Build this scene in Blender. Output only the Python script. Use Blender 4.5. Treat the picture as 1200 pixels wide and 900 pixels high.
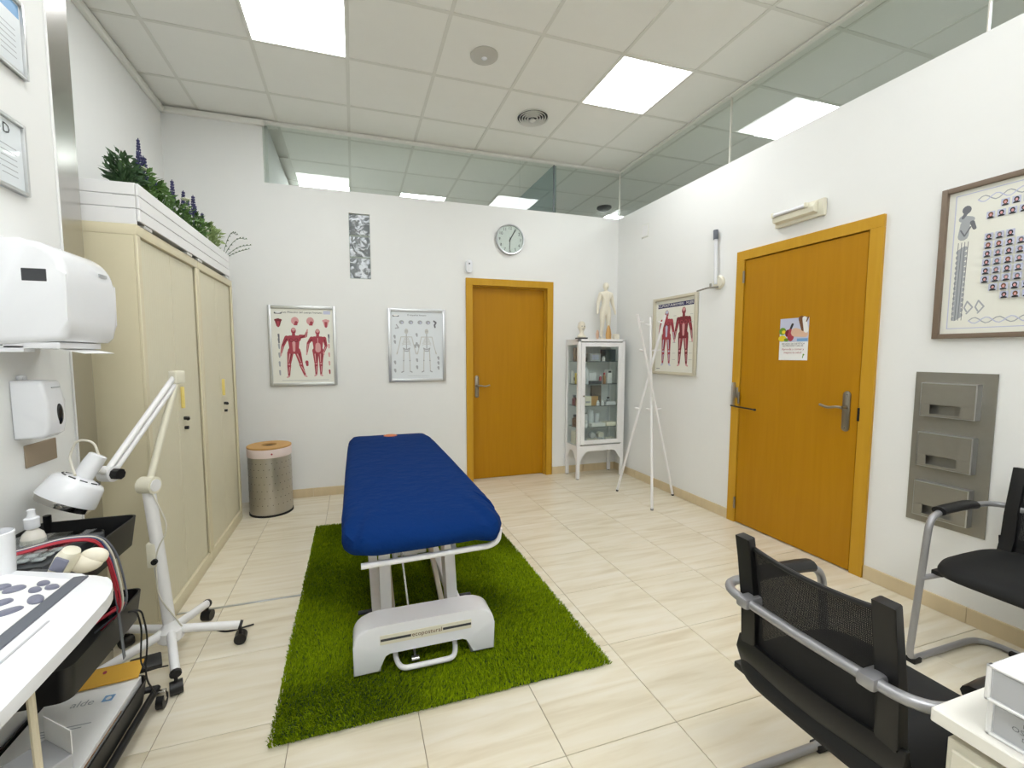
import bpy, bmesh, math, random
from mathutils import Vector, Matrix, Euler
random.seed(7)
PI = math.pi
scene = bpy.context.scene
for o in list(bpy.data.objects): bpy.data.objects.remove(o)
COL = scene.collection
H = 3.381          # ceiling height
ZW = 2.857         # top of the partition walls, glass above
XL = -4.355        # left wall behind the cabinets
XP = -3.95         # face of the pier with the dispensers
YP = -2.09         # far end of the pier
YF = -6.3          # wall behind the camera

# ------------------------------------------------------------------ camera
cam = bpy.data.cameras.new('camera'); co = bpy.data.objects.new('camera', cam); COL.objects.link(co)
yaw, pitch, roll = 0.3027, -0.0771, -0.0026
fw = Vector((math.sin(yaw)*math.cos(pitch), math.cos(yaw)*math.cos(pitch), math.sin(pitch)))
r0 = Vector((math.cos(yaw), -math.sin(yaw), 0)); u0 = r0.cross(fw)
rr = math.cos(roll)*r0 + math.sin(roll)*u0; uu = -math.sin(roll)*r0 + math.cos(roll)*u0
M = Matrix((rr, uu, -fw)).transposed().to_4x4(); M.translation = Vector((-2.8896, -4.3323, 1.3469))
co.matrix_world = M
cam.sensor_fit = 'HORIZONTAL'; cam.sensor_width = 36; cam.lens = 505.56/1200*36
cam.shift_x = (600-573.21)/1200; cam.shift_y = (453.86-450)/1200
cam.clip_start = 0.02; cam.clip_end = 60
scene.camera = co

# ------------------------------------------------------------------ world, exposure
wd = bpy.data.worlds.new('world'); scene.world = wd; wd.use_nodes = True
wd.node_tree.nodes['Background'].inputs[0].default_value = (0.75, 0.8, 0.85, 1)
wd.node_tree.nodes['Background'].inputs[1].default_value = 0.25
vs = scene.view_settings
vs.view_transform = 'Standard'; vs.look = 'None'; vs.gamma = 1; vs.use_curve_mapping = False
vs.exposure = 0.42
PANEL = 11.0       # radiance of a ceiling light panel

# ------------------------------------------------------------------ materials
def lin(c): return tuple((x/255/12.92 if x/255 <= .04045 else ((x/255+.055)/1.055)**2.4) for x in c)
MATS = {}
def P(name, rgb, rough=.5, metal=0, spec=.5, var=0, scale=8, bump=0, bscale=200, stretch=None, coat=0, alpha=1, trans=0, sheen=0, linear=False):
    m = bpy.data.materials.new(name); m.use_nodes = True
    nt = m.node_tree; b = nt.nodes['Principled BSDF']
    c = rgb if linear else lin(rgb)
    b.inputs['Base Color'].default_value = (*c, 1); b.inputs['Roughness'].default_value = rough
    b.inputs['Metallic'].default_value = metal; b.inputs['Specular IOR Level'].default_value = spec
    b.inputs['Coat Weight'].default_value = coat; b.inputs['Transmission Weight'].default_value = trans
    b.inputs['Sheen Weight'].default_value = sheen
    tc = nt.nodes.new('ShaderNodeTexCoord'); mp = nt.nodes.new('ShaderNodeMapping')
    nt.links.new(tc.outputs['Object'], mp.inputs[0])
    if stretch: mp.inputs['Scale'].default_value = stretch
    n = nt.nodes.new('ShaderNodeTexNoise'); n.inputs['Scale'].default_value = scale; n.inputs['Detail'].default_value = 4
    nt.links.new(mp.outputs[0], n.inputs['Vector'])
    mx = nt.nodes.new('ShaderNodeMix'); mx.data_type = 'RGBA'
    v = var or .025
    mx.inputs['A'].default_value = (*[x*(1-v) for x in c], 1); mx.inputs['B'].default_value = (*[min(1, x*(1+v)) for x in c], 1)
    nt.links.new(n.outputs['Fac'], mx.inputs['Factor']); nt.links.new(mx.outputs['Result'], b.inputs['Base Color'])
    if bump:
        n2 = nt.nodes.new('ShaderNodeTexNoise'); n2.inputs['Scale'].default_value = bscale; n2.inputs['Detail'].default_value = 3
        nt.links.new(mp.outputs[0], n2.inputs['Vector'])
        bp = nt.nodes.new('ShaderNodeBump'); bp.inputs['Strength'].default_value = bump; bp.inputs['Distance'].default_value = .004
        nt.links.new(n2.outputs['Fac'], bp.inputs['Height']); nt.links.new(bp.outputs[0], b.inputs['Normal'])
    MATS[name] = m
    return m
def emis(name, rgb, s):
    m = bpy.data.materials.new(name); m.use_nodes = True; nt = m.node_tree
    for n in list(nt.nodes): nt.nodes.remove(n)
    e = nt.nodes.new('ShaderNodeEmission'); o = nt.nodes.new('ShaderNodeOutputMaterial')
    e.inputs[0].default_value = (*rgb, 1); e.inputs[1].default_value = s; nt.links.new(e.outputs[0], o.inputs[0])
    MATS[name] = m; return m
def glass(name, tint, ior=1.5, boost=0):
    m = bpy.data.materials.new(name); m.use_nodes = True; nt = m.node_tree
    for n in list(nt.nodes): nt.nodes.remove(n)
    t = nt.nodes.new('ShaderNodeBsdfTransparent'); t.inputs[0].default_value = (*tint, 1)
    g = nt.nodes.new('ShaderNodeBsdfGlossy'); g.inputs['Roughness'].default_value = 0.0
    lw = nt.nodes.new('ShaderNodeLayerWeight'); pw = nt.nodes.new('ShaderNodeMath'); pw.operation = 'POWER'; pw.inputs[1].default_value = 5
    f = nt.nodes.new('ShaderNodeMath'); f.operation = 'MULTIPLY_ADD'; f.inputs[1].default_value = .95; f.inputs[2].default_value = .045+boost
    nt.links.new(lw.outputs['Facing'], pw.inputs[0]); nt.links.new(pw.outputs[0], f.inputs[0])
    mx = nt.nodes.new('ShaderNodeMixShader'); o = nt.nodes.new('ShaderNodeOutputMaterial')
    nt.links.new(f.outputs[0], mx.inputs[0]); nt.links.new(t.outputs[0], mx.inputs[1]); nt.links.new(g.outputs[0], mx.inputs[2])
    nt.links.new(mx.outputs[0], o.inputs[0]); MATS[name] = m; return m

P('wall', (238, 239, 237), .85, bump=.05, bscale=300, var=.01)
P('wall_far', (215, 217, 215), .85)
P('ceil_tile', (238, 238, 232), .9, bump=.12, bscale=500, var=.015)
P('dome_grey', (190, 188, 180), .4); P('ceil_bar', (222, 222, 214), .6)
P('trim_white', (235, 235, 228), .5)
P('steel', (190, 188, 184), .22, 1)
P('steel_brushed', (186, 182, 174), .34, .85, var=.06, scale=60, stretch=(1, 1, .05))
P('steel_plate', (150, 147, 138), .4, .6, var=.05, scale=40)
P('alu', (205, 207, 210), .3, .9)
P('chair_alu', (165, 165, 168), .38, .55)
P('handle_metal', (150, 143, 130), .35, 1)
P('white_paint', (240, 240, 240), .35)
P('white_plastic', (236, 238, 242), .25, coat=.2)
P('cream_plastic', (228, 224, 205), .4)
P('lamp_cream', (232, 228, 208), .35)
P('cabinet', (224, 215, 184), .45)
P('black', (14, 14, 15), .45)
P('black_gloss', (8, 8, 9), .2)
P('black_fabric', (17, 18, 19), .8, bump=.3, bscale=900)
P('black_rubber', (20, 20, 21), .7)
P('dark_grey', (60, 62, 66), .5)
P('navy', (8, 46, 104), .95, spec=.12, bump=.5, bscale=14, var=.05, scale=6)
for nd in MATS['navy'].node_tree.nodes:
    if nd.type == 'BUMP': nd.inputs['Distance'].default_value = .025
P('orange_vinyl', (222, 128, 84), .5)
P('cork', (205, 160, 98), .6, var=.08, scale=40)
P('paper', (238, 238, 236), .8)
P('poster_paper', (236, 236, 226), .35, coat=.3)
P('poster_paper_blue', (226, 232, 236), .3, coat=.4)
P('ink_red', (168, 62, 76), .5); P('ink_darkred', (120, 32, 44), .5); P('ink_pink', (216, 160, 160), .5); P('ink_grey', (168, 172, 176), .5)
P('ink_dgrey', (110, 112, 118), .5); P('ink_black', (36, 36, 42), .5); P('ink_navy', (38, 36, 92), .5); P('ink_white', (240, 240, 240), .5)
P('ink_bone', (196, 196, 192), .5); P('handle_yellow', (234, 214, 128), .4); P('joint_grey', (158, 168, 158), .5); P('ink_blue', (118, 166, 210), .5); P('ink_skin', (222, 186, 160), .5); P('ink_green', (110, 150, 40), .5); P('ink_yellow', (232, 206, 40), .5)
P('ink_brown', (112, 72, 40), .5); P('ink_lilac', (196, 200, 222), .5); P('ink_violet', (90, 70, 130), .5); P('ink_orange', (226, 120, 60), .5)
P('frame_brown', (124, 108, 92), .5, var=.1, scale=30); P('frame_cream', (206, 200, 180), .4); P('frame_silver', (208, 210, 210), .3, .7)
P('desk', (226, 222, 206), .45); P('desk_top', (240, 238, 230), .4)
P('plastic_grey', (96, 100, 110), .4); P('key_grey', (122, 124, 142), .4); P('amber', (190, 150, 96), .2); P('bottle_clear', (218, 214, 204), .2)
P('leaf', (84, 120, 56), .6, var=.35, scale=30); P('leaf_dark', (66, 96, 60), .6, var=.3, scale=30); P('leaf_pale', (150, 170, 110), .6, var=.25, scale=30)
P('lavender', (62, 62, 104), .8, var=.4, scale=40); P('flower_white', (232, 234, 214), .7)
P('baseboard', (214, 196, 160), .35, var=.12, scale=5, stretch=(3, 3, .6))
P('yellow_folder', (222, 172, 60), .6); P('cable_red', (176, 40, 56), .45); P('cable_blue', (70, 84, 120), .45); P('cable_white', (218, 214, 200), .5)
P('cable_cream', (205, 196, 172), .5); P('cardboard', (170, 128, 88), .7); P('plaster', (236, 230, 212), .5); P('grey_box', (186, 188, 192), .6)
P('teal_dark', (30, 52, 58), .5); P('wood_figure', (206, 160, 96), .5); P('pink_band', (238, 222, 220), .5); P('brown_plate', (158, 142, 122), .45, .3)
P('rug_base', (40, 62, 8), .95)
P('grout', (150, 136, 112), .9); P('gap_dark', (40, 26, 8), .9); P('mirror_chrome', (180, 176, 170), .08, 1)
glass('glass_wall', (.93, .96, .94)); glass('glass_clear', (.93, .96, .95)); glass('glass_blue', (.74, .82, .84))
emis('panel_on', (.97, .985, 1), PANEL); emis('panel_dim', (.97, .985, 1), PANEL*.55); emis('panel_far', (.96, .98, 1), PANEL*1.6)
P('tube_lamp', (245, 246, 250), .15)

# wood of the doors
def wood(name, a, b):
    m = P(name, a, .36, spec=.25); nt = m.node_tree; bs = nt.nodes['Principled BSDF']
    tc = nt.nodes.new('ShaderNodeTexCoord'); mp = nt.nodes.new('ShaderNodeMapping'); mp.inputs['Scale'].default_value = (14, 14, .8)
    n = nt.nodes.new('ShaderNodeTexNoise'); n.inputs['Scale'].default_value = 2.2; n.inputs['Detail'].default_value = 7; n.inputs['Distortion'].default_value = .5
    cr = nt.nodes.new('ShaderNodeValToRGB'); cr.color_ramp.elements[0].color = (*lin(a), 1); cr.color_ramp.elements[1].color = (*lin(b), 1)
    cr.color_ramp.elements[0].position = .3; cr.color_ramp.elements[1].position = .75
    nt.links.new(tc.outputs['Object'], mp.inputs[0]); nt.links.new(mp.outputs[0], n.inputs['Vector']); nt.links.new(n.outputs['Fac'], cr.inputs[0])
    nt.links.new(cr.outputs[0], bs.inputs['Base Color'])
wood('door_wood', (177, 124, 6), (184, 131, 13)); wood('frame_wood', (196, 148, 38), (203, 156, 46))

# travertine floor tile
def tile_mat(name, c0, c1, c2, rough):
    m = P(name, c1, rough); nt = m.node_tree; bs = nt.nodes['Principled BSDF']
    ge = nt.nodes.new('ShaderNodeNewGeometry'); oi = nt.nodes.new('ShaderNodeObjectInfo')
    ad = nt.nodes.new('ShaderNodeVectorMath'); ad.operation = 'ADD'
    sc = nt.nodes.new('ShaderNodeMath'); sc.operation = 'MULTIPLY'; sc.inputs[1].default_value = 37
    nt.links.new(oi.outputs['Random'], sc.inputs[0]); nt.links.new(ge.outputs['Position'], ad.inputs[0]); nt.links.new(sc.outputs[0], ad.inputs[1])
    mp = nt.nodes.new('ShaderNodeMapping'); mp.inputs['Scale'].default_value = (1.3, 13, 13); mp.inputs['Rotation'].default_value = (0, 0, .04)
    nt.links.new(ad.outputs[0], mp.inputs[0])
    n = nt.nodes.new('ShaderNodeTexNoise'); n.inputs['Scale'].default_value = 1.6; n.inputs['Detail'].default_value = 6; n.inputs['Distortion'].default_value = .6
    nt.links.new(mp.outputs[0], n.inputs['Vector'])
    cr = nt.nodes.new('ShaderNodeValToRGB'); e = cr.color_ramp.elements
    e[0].color = (*lin(c0), 1); e[0].position = .25; e[1].color = (*lin(c2), 1); e[1].position = .75
    x = e.new(.48); x.color = (*lin(c1), 1)
    nt.links.new(n.outputs['Fac'], cr.inputs[0]); nt.links.new(cr.outputs[0], bs.inputs['Base Color'])
tile_mat('floor_tile', (216, 204, 176), (230, 221, 198), (238, 232, 216), .15)
bs = MATS['baseboard']

# tambour doors: fine vertical ribs
m = P('tambour', (224, 218, 192), .5); nt = m.node_tree; b_ = nt.nodes['Principled BSDF']
tc = nt.nodes.new('ShaderNodeTexCoord'); wv = nt.nodes.new('ShaderNodeTexWave'); wv.bands_direction = 'Y'; wv.inputs['Scale'].default_value = 14
bp = nt.nodes.new('ShaderNodeBump'); bp.inputs['Strength'].default_value = .35; bp.inputs['Distance'].default_value = .003
nt.links.new(tc.outputs['Object'], wv.inputs['Vector']); nt.links.new(wv.outputs['Fac'], bp.inputs['Height']); nt.links.new(bp.outputs[0], b_.inputs['Normal'])
# rug pile: colour varies from tuft to tuft
m = P('rug_pile', (104, 140, 24), .95, spec=.05); nt = m.node_tree; b_ = nt.nodes['Principled BSDF']
ge = nt.nodes.new('ShaderNodeNewGeometry'); cr = nt.nodes.new('ShaderNodeValToRGB')
cr.color_ramp.elements[0].color = (*lin((86, 112, 4)), 1); cr.color_ramp.elements[1].color = (*lin((150, 172, 18)), 1)
nt.links.new(ge.outputs['Random Per Island'], cr.inputs[0]); nt.links.new(cr.outputs[0], b_.inputs['Base Color'])
# chair mesh: woven fabric with small holes
m = P('chair_mesh', (20, 20, 21), .8); nt = m.node_tree; b_ = nt.nodes['Principled BSDF']; out = nt.nodes['Material Output']
tc = nt.nodes.new('ShaderNodeTexCoord'); vo = nt.nodes.new('ShaderNodeTexVoronoi'); vo.inputs['Scale'].default_value = 300; vo.inputs['Randomness'].default_value = 0
lt = nt.nodes.new('ShaderNodeMath'); lt.operation = 'LESS_THAN'; lt.inputs[1].default_value = .10
tr = nt.nodes.new('ShaderNodeBsdfTransparent'); mx = nt.nodes.new('ShaderNodeMixShader')
vm = nt.nodes.new('ShaderNodeVectorMath'); vm.operation = 'MULTIPLY'; vm.inputs[1].default_value = (0, 1, 1)
nt.links.new(tc.outputs['Object'], vm.inputs[0]); nt.links.new(vm.outputs[0], vo.inputs['Vector']); nt.links.new(vo.outputs['Distance'], lt.inputs[0]); nt.links.new(lt.outputs[0], mx.inputs[0])
nt.links.new(b_.outputs[0], mx.inputs[1]); nt.links.new(tr.outputs[0], mx.inputs[2]); nt.links.new(mx.outputs[0], out.inputs[0])
# glass block
m = P('block_glass', (200, 208, 212), .06, spec=.8); nt = m.node_tree; b_ = nt.nodes['Principled BSDF']
tc = nt.nodes.new('ShaderNodeTexCoord'); n = nt.nodes.new('ShaderNodeTexNoise'); n.inputs['Scale'].default_value = 17; n.inputs['Distortion'].default_value = 1.4; n.inputs['Detail'].default_value = 1
cr = nt.nodes.new('ShaderNodeValToRGB'); cr.color_ramp.elements[0].position = .44; cr.color_ramp.elements[1].position = .58
cr.color_ramp.elements[0].color = (*lin((122, 128, 132)), 1); cr.color_ramp.elements[1].color = (*lin((226, 232, 240)), 1)
bp = nt.nodes.new('ShaderNodeBump'); bp.inputs['Strength'].default_value = 1; bp.inputs['Distance'].default_value = .02
ge = nt.nodes.new('ShaderNodeNewGeometry'); nt.links.new(ge.outputs['Position'], n.inputs['Vector']); nt.links.new(n.outputs['Fac'], bp.inputs['Height']); nt.links.new(bp.outputs[0], b_.inputs['Normal'])
nt.links.new(n.outputs['Fac'], cr.inputs[0]); nt.links.new(cr.outputs[0], b_.inputs['Base Color'])

# ------------------------------------------------------------------ mesh helpers
def bx(bm, x0, x1, y0, y1, z0, z1, bev=0, seg=2):
    mt = Matrix.Translation(((x0+x1)/2, (y0+y1)/2, (z0+z1)/2)) @ Matrix.Diagonal((abs(x1-x0), abs(y1-y0), abs(z1-z0), 1))
    g = bmesh.ops.create_cube(bm, size=1, matrix=mt)
    if bev:
        es = {e for v in g['verts'] for e in v.link_edges}
        bmesh.ops.bevel(bm, geom=list(es), offset=bev, segments=seg, affect='EDGES', profile=.5)
    return bm
def frame_of(d):
    d = Vector(d).normalized(); a = Vector((0, 0, 1)) if abs(d.z) < .9 else Vector((1, 0, 0))
    s = d.cross(a).normalized(); return s, s.cross(d).normalized(), d
def cyl(bm, p0, p1, r0, r1=None, n=16, cap=True):
    r1 = r0 if r1 is None else r1
    p0, p1 = Vector(p0), Vector(p1); s, t, d = frame_of(p1-p0)
    A = [bm.verts.new(p0+r0*(math.cos(2*PI*i/n)*s+math.sin(2*PI*i/n)*t)) for i in range(n)]
    B = [bm.verts.new(p1+r1*(math.cos(2*PI*i/n)*s+math.sin(2*PI*i/n)*t)) for i in range(n)]
    for i in range(n): bm.faces.new((A[i], A[(i+1) % n], B[(i+1) % n], B[i]))
    if cap: bm.faces.new(A[::-1]); bm.faces.new(B)
    return bm
def fillet(pts, r, n=6):
    pts = [Vector(p) for p in pts]; out = [pts[0]]
    for i in range(1, len(pts)-1):
        a, b, c = pts[i-1], pts[i], pts[i+1]; u = (a-b); v = (c-b); ri = r[i-1] if hasattr(r, '__len__') else r
        q = min(ri, u.length*.48, v.length*.48); p, s = b+u.normalized()*q, b+v.normalized()*q
        for k in range(n+1):
            t = k/n; out.append((1-t)**2*p+2*t*(1-t)*b+t*t*s)
    out.append(pts[-1]); return out
def tube(bm, pts, r, n=10, fil=0, closed=False, flat=None, seg=6):
    pts = fillet(pts, fil, seg) if fil else [Vector(p) for p in pts]
    m = len(pts); rings = []; prev = None
    for i, p in enumerate(pts):
        d = (pts[min(i+1, m-1)]-pts[max(i-1, 0)])
        if closed: d = pts[(i+1) % m]-pts[i-1]
        d.normalize()
        if prev is None: s, t, _ = frame_of(d)
        else:
            s = (prev-d*prev.dot(d)).normalized(); t = s.cross(d)
        prev = s
        rs, rt = (r, r) if flat is None else flat
        if callable(r): rs = rt = r(i/(m-1))
        rings.append([bm.verts.new(p+rs*math.cos(2*PI*k/n)*s+rt*math.sin(2*PI*k/n)*t) for k in range(n)])
    for i in range(m if closed else m-1):
        A, B = rings[i], rings[(i+1) % m]
        for k in range(n): bm.faces.new((A[k], A[(k+1) % n], B[(k+1) % n], B[k]))
    if not closed: bm.faces.new(rings[0][::-1]); bm.faces.new(rings[-1])
    return bm
def lathe(bm, prof, n=24, mt=None, cap=True):
    mt = mt or Matrix(); rings = []
    for r, z in prof: rings.append([bm.verts.new(mt @ Vector((r*math.cos(2*PI*i/n), r*math.sin(2*PI*i/n), z))) for i in range(n)])
    for A, B in zip(rings, rings[1:]):
        for i in range(n): bm.faces.new((A[i], A[(i+1) % n], B[(i+1) % n], B[i]))
    if cap: bm.faces.new(rings[0][::-1]); bm.faces.new(rings[-1])
    return bm
def prism(bm, poly, z0, z1, bev=0, mt=None, seg=2):
    mt = mt or Matrix()
    A = [bm.verts.new(mt @ Vector((x, y, z0))) for x, y in poly]; B = [bm.verts.new(mt @ Vector((x, y, z1))) for x, y in poly]
    n = len(poly); f0 = bm.faces.new(A[::-1]); f1 = bm.faces.new(B)
    for i in range(n): bm.faces.new((A[i], A[(i+1) % n], B[(i+1) % n], B[i]))
    if bev: bmesh.ops.bevel(bm, geom=list(f0.edges)+list(f1.edges), offset=bev, segments=seg, affect='EDGES', profile=.5)
    return bm
def sph(bm, c, rad, u=12, v=8, mt=None):
    mt = (mt or Matrix()) @ Matrix.Translation(c) @ Matrix.Diagonal((*(rad if hasattr(rad, '__len__') else (rad,)*3), 1))
    bmesh.ops.create_uvsphere(bm, u_segments=u, v_segments=v, radius=1, matrix=mt); return bm
def rrect(x0, x1, y0, y1, r, n=5):
    out = []
    for cx, cy, a in ((x1-r, y1-r, 0), (x0+r, y1-r, 90), (x0+r, y0+r, 180), (x1-r, y0+r, 270)):
        for k in range(n+1):
            t = math.radians(a+90*k/n); out.append((cx+r*math.cos(t), cy+r*math.sin(t)))
    return out
def NB(): return bmesh.new()
def obj(name, bm, mat, parent=None, loc=(0, 0, 0), rot=(0, 0, 0), smooth=True, fix=True):
    me = bpy.data.meshes.new(name)
    if fix: bmesh.ops.recalc_face_normals(bm, faces=bm.faces)
    bm.to_mesh(me); bm.free()
    for mm in (mat if isinstance(mat, (list, tuple)) else [mat]): me.materials.append(MATS[mm])
    if smooth:
        me.shade_smooth(); me.set_sharp_from_angle(angle=math.radians(38))
    o = bpy.data.objects.new(name, me); COL.objects.link(o); o.location = loc; o.rotation_euler = rot
    if parent: o.parent = parent
    return o
def thing(name, label, cat, loc=(0, 0, 0), rz=0, group=None):
    o = bpy.data.objects.new(name, None); COL.objects.link(o); o.location = loc; o.rotation_euler = (0, 0, rz); o.empty_display_size = .1
    return tag(o, label, cat, group)
def tag(o, label, cat, group=None):
    o['label'] = label; o['category'] = cat
    if group: o['group'] = group
    return o
def struct(o): o['kind'] = 'structure'; return o
def sempty(name, loc=(0, 0, 0)):
    o = bpy.data.objects.new(name, None); COL.objects.link(o); o.location = loc; return struct(o)
def dupmesh(src, name, parent, loc, rot=(0, 0, 0), scale=(1, 1, 1)):
    o = bpy.data.objects.new(name, src.data); COL.objects.link(o); o.location = loc; o.rotation_euler = rot; o.scale = scale; o.parent = parent; return o
def copy_tree(o, parent=None):
    c = o.copy(); COL.objects.link(c)
    if parent: c.parent = parent
    for ch in o.children: copy_tree(ch, c)
    return c
TEXTS = []
def text(parent, s, size, x, z, mat, y=0, name='lettering', align='CENTER', rot=(PI/2, 0, 0), sx=1):
    cu = bpy.data.curves.new(name, 'FONT'); cu.body = s; cu.size = size; cu.align_x = align; cu.align_y = 'CENTER'; cu.resolution_u = 2
    o = bpy.data.objects.new(name, cu); COL.objects.link(o); o.location = (x, y, z); o.rotation_euler = rot; o.scale = (sx, 1, 1)
    TEXTS.append((o, parent, mat, name)); return o
def flush_text():
    bpy.context.view_layer.update(); dg = bpy.context.evaluated_depsgraph_get()
    for o, parent, mat, name in TEXTS:
        me = bpy.data.meshes.new_from_object(o.evaluated_get(dg)); me.materials.clear(); me.materials.append(MATS[mat])
        n = bpy.data.objects.new(name, me); COL.objects.link(n); n.location = o.location; n.rotation_euler = o.rotation_euler; n.scale = o.scale
        if parent: n.parent = parent
        bpy.data.objects.remove(o)
    TEXTS.clear()

class Print:
    """flat print on the local x-z plane, facing -y"""
    def __init__(s): s.v = []; s.f = []; s.m = []; s.mats = []; s.k = 0
    def poly(s, pts, mat, lay=None):
        s.k += 1; y = -.0004-.000012*s.k
        if mat not in s.mats: s.mats.append(mat)
        n = len(s.v); s.v += [(x, y, z) for x, z in pts]; s.f.append(tuple(range(n, n+len(pts)))); s.m.append(s.mats.index(mat))
    def rect(s, x0, x1, z0, z1, mat): s.poly([(x0, z0), (x1, z0), (x1, z1), (x0, z1)], mat)
    def ell(s, x, z, rx, rz, mat, n=12, a=0):
        s.poly([(x+rx*math.cos(2*PI*i/n)*math.cos(a)-rz*math.sin(2*PI*i/n)*math.sin(a), z+rx*math.cos(2*PI*i/n)*math.sin(a)+rz*math.sin(2*PI*i/n)*math.cos(a)) for i in range(n)], mat)
    def cap(s, x0, z0, w0, x1, z1, w1, mat):
        a = math.atan2(z1-z0, x1-x0); pts = []
        for k in range(6): t = a+PI/2+PI*k/5; pts.append((x0+w0*math.cos(t), z0+w0*math.sin(t)))
        for k in range(6): t = a-PI/2+PI*k/5; pts.append((x1+w1*math.cos(t), z1+w1*math.sin(t)))
        s.poly(pts, mat)
    def line(s, pts, w, mat):
        for a, b in zip(pts, pts[1:]): s.cap(a[0], a[1], w, b[0], b[1], w, mat)
    def build(s, parent, name='print', loc=(0, 0, 0)):
        me = bpy.data.meshes.new(name); me.from_pydata(s.v, [], s.f)
        for m in s.mats: me.materials.append(MATS[m])
        me.polygons.foreach_set('material_index', s.m); o = bpy.data.objects.new(name, me); COL.objects.link(o); o.parent = parent; o.location = loc; return o
    def man(s, cx, z0, h, main='ink_red', dark='ink_darkred', pale='ink_pink', pose='stand', back=False):
        S = h
        def X(x): return cx+x*S
        def Z(z): return z0+z*S
        C = lambda a, b, w, c, d, e, m: s.cap(X(a), Z(b), w*S, X(c), Z(d), e*S, m)
        la = [(-.125, .8), (-.175, .62), (-.2, .46)]; ra = [(.125, .8), (.175, .62), (.2, .46)]
        ll = [(-.06, .5), (-.075, .27), (-.085, .04)]; rl = [(.06, .5), (.075, .27), (.085, .04)]
        if pose == 'raise': la = [(-.13, .8), (-.2, .64), (-.24, .48)]; ra = [(.12, .82), (.22, .83), (.25, .93)]; ll = [(-.07, .5), (-.1, .27), (-.11, .03)]; rl = [(.07, .5), (.12, .28), (.19, .04)]
        if pose == 'turn': la = [(-.12, .8), (-.19, .7), (-.22, .5)]; ra = [(.13, .8), (.16, .64), (.11, .5)]; ll = [(-.05, .5), (-.045, .27), (-.05, .03)]; rl = [(.055, .5), (.05, .27), (.045, .03)]
        for L in (ll, rl):
            C(*L[0], .058, *L[1], .034, main); C(L[1][0], L[1][1]-.02, .036, *L[2], .018, main)
            C(L[0][0]-.012, L[0][1]-.03, .012, L[1][0]-.008, L[1][1]+.04, .007, pale); C(L[0][0]+.02, L[0][1]-.02, .01, L[1][0]+.012, L[1][1]+.05, .006, dark)
            C(L[1][0], L[1][1], .018, L[1][0], L[1][1]-.005, .016, pale); C(*L[2], .018, L[2][0]+(.03 if L is rl else -.03), L[2][1]-.02, .012, pale)
            C(L[1][0]+.006, L[1][1]-.06, .009, L[2][0], L[2][1]+.06, .005, pale)
        C(-.055, .54, .062, .055, .54, .062, main); C(-.075, .78, .062, .075, .78, .062, main); C(0, .74, .105, 0, .56, .085, main)
        if back: C(0, .66, .05, 0, .56, .055, pale); C(0, .8, .008, 0, .6, .006, pale)
        else: C(0, .7, .03, 0, .54, .022, pale); C(-.05, .75, .035, -.035, .74, .03, dark); C(.05, .75, .035, .035, .74, .03, dark); C(-.05, .752, .022, -.035, .745, .02, main); C(.05, .752, .022, .035, .745, .02, main)
        for L in (la, ra):
            C(*L[0], .04, *L[1], .027, main); C(*L[1], .028, *L[2], .015, main); C(*L[2], .016, L[2][0]*1.03, L[2][1]-.04 if L[2][1] < .9 else L[2][1]+.03, .012, pale)
            C(L[0][0], L[0][1]-.03, .012, L[1][0], L[1][1]+.02, .008, dark); C(L[1][0], L[1][1]-.02, .008, L[2][0], L[2][1]+.02, .005, pale)
        C(0, .84, .032, 0, .88, .028, main); s.ell(X(0), Z(.935), .046*S, .062*S, main); s.ell(X(0), Z(.955), .034*S, .034*S, pale)
        if not back: C(-.016, .935, .007, -.014, .935, .007, dark); C(.016, .935, .007, .014, .935, .007, dark); C(-.012, .9, .005, .012, .9, .005, dark)
    def skeleton(s, cx, z0, h, m='ink_grey', d='ink_dgrey'):
        X = lambda x: cx+x*h
        Z = lambda z: z0+z*h
        L = lambda pts, w, mm: s.line([(X(a), Z(b)) for a, b in pts], w*h, mm)
        s.ell(X(0), Z(.935), .042*h, .058*h, m); s.ell(X(-.016), Z(.94), .01*h, .012*h, d); s.ell(X(.016), Z(.94), .01*h, .012*h, d)
        L([(0, .87), (0, .55)], .01, d); L([(-.12, .81), (.12, .81)], .008, m)
        for k in range(6):
            z = .79-.028*k; w = .05+.012*min(k, 4); L([(-w, z-.02), (-w*.5, z), (w*.5, z), (w, z-.02)], .005, m)
        L([(-.07, .56), (-.05, .5), (0, .49), (.05, .5), (.07, .56), (.02, .53), (-.02, .53), (-.07, .56)], .011, d)
        for g in (-1, 1):
            L([(g*.12, .81), (g*.16, .63), (g*.2, .48)], .008, m); L([(g*.2, .48), (g*.215, .43)], .012, m)
            L([(g*.06, .51), (g*.07, .28)], .010, m); L([(g*.07, .28), (g*.075, .05)], .008, m); s.ell(X(g*.07), Z(.28), .016*h, .014*h, d); L([(g*.075, .04), (g*.115, .02)], .012, d)

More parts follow.
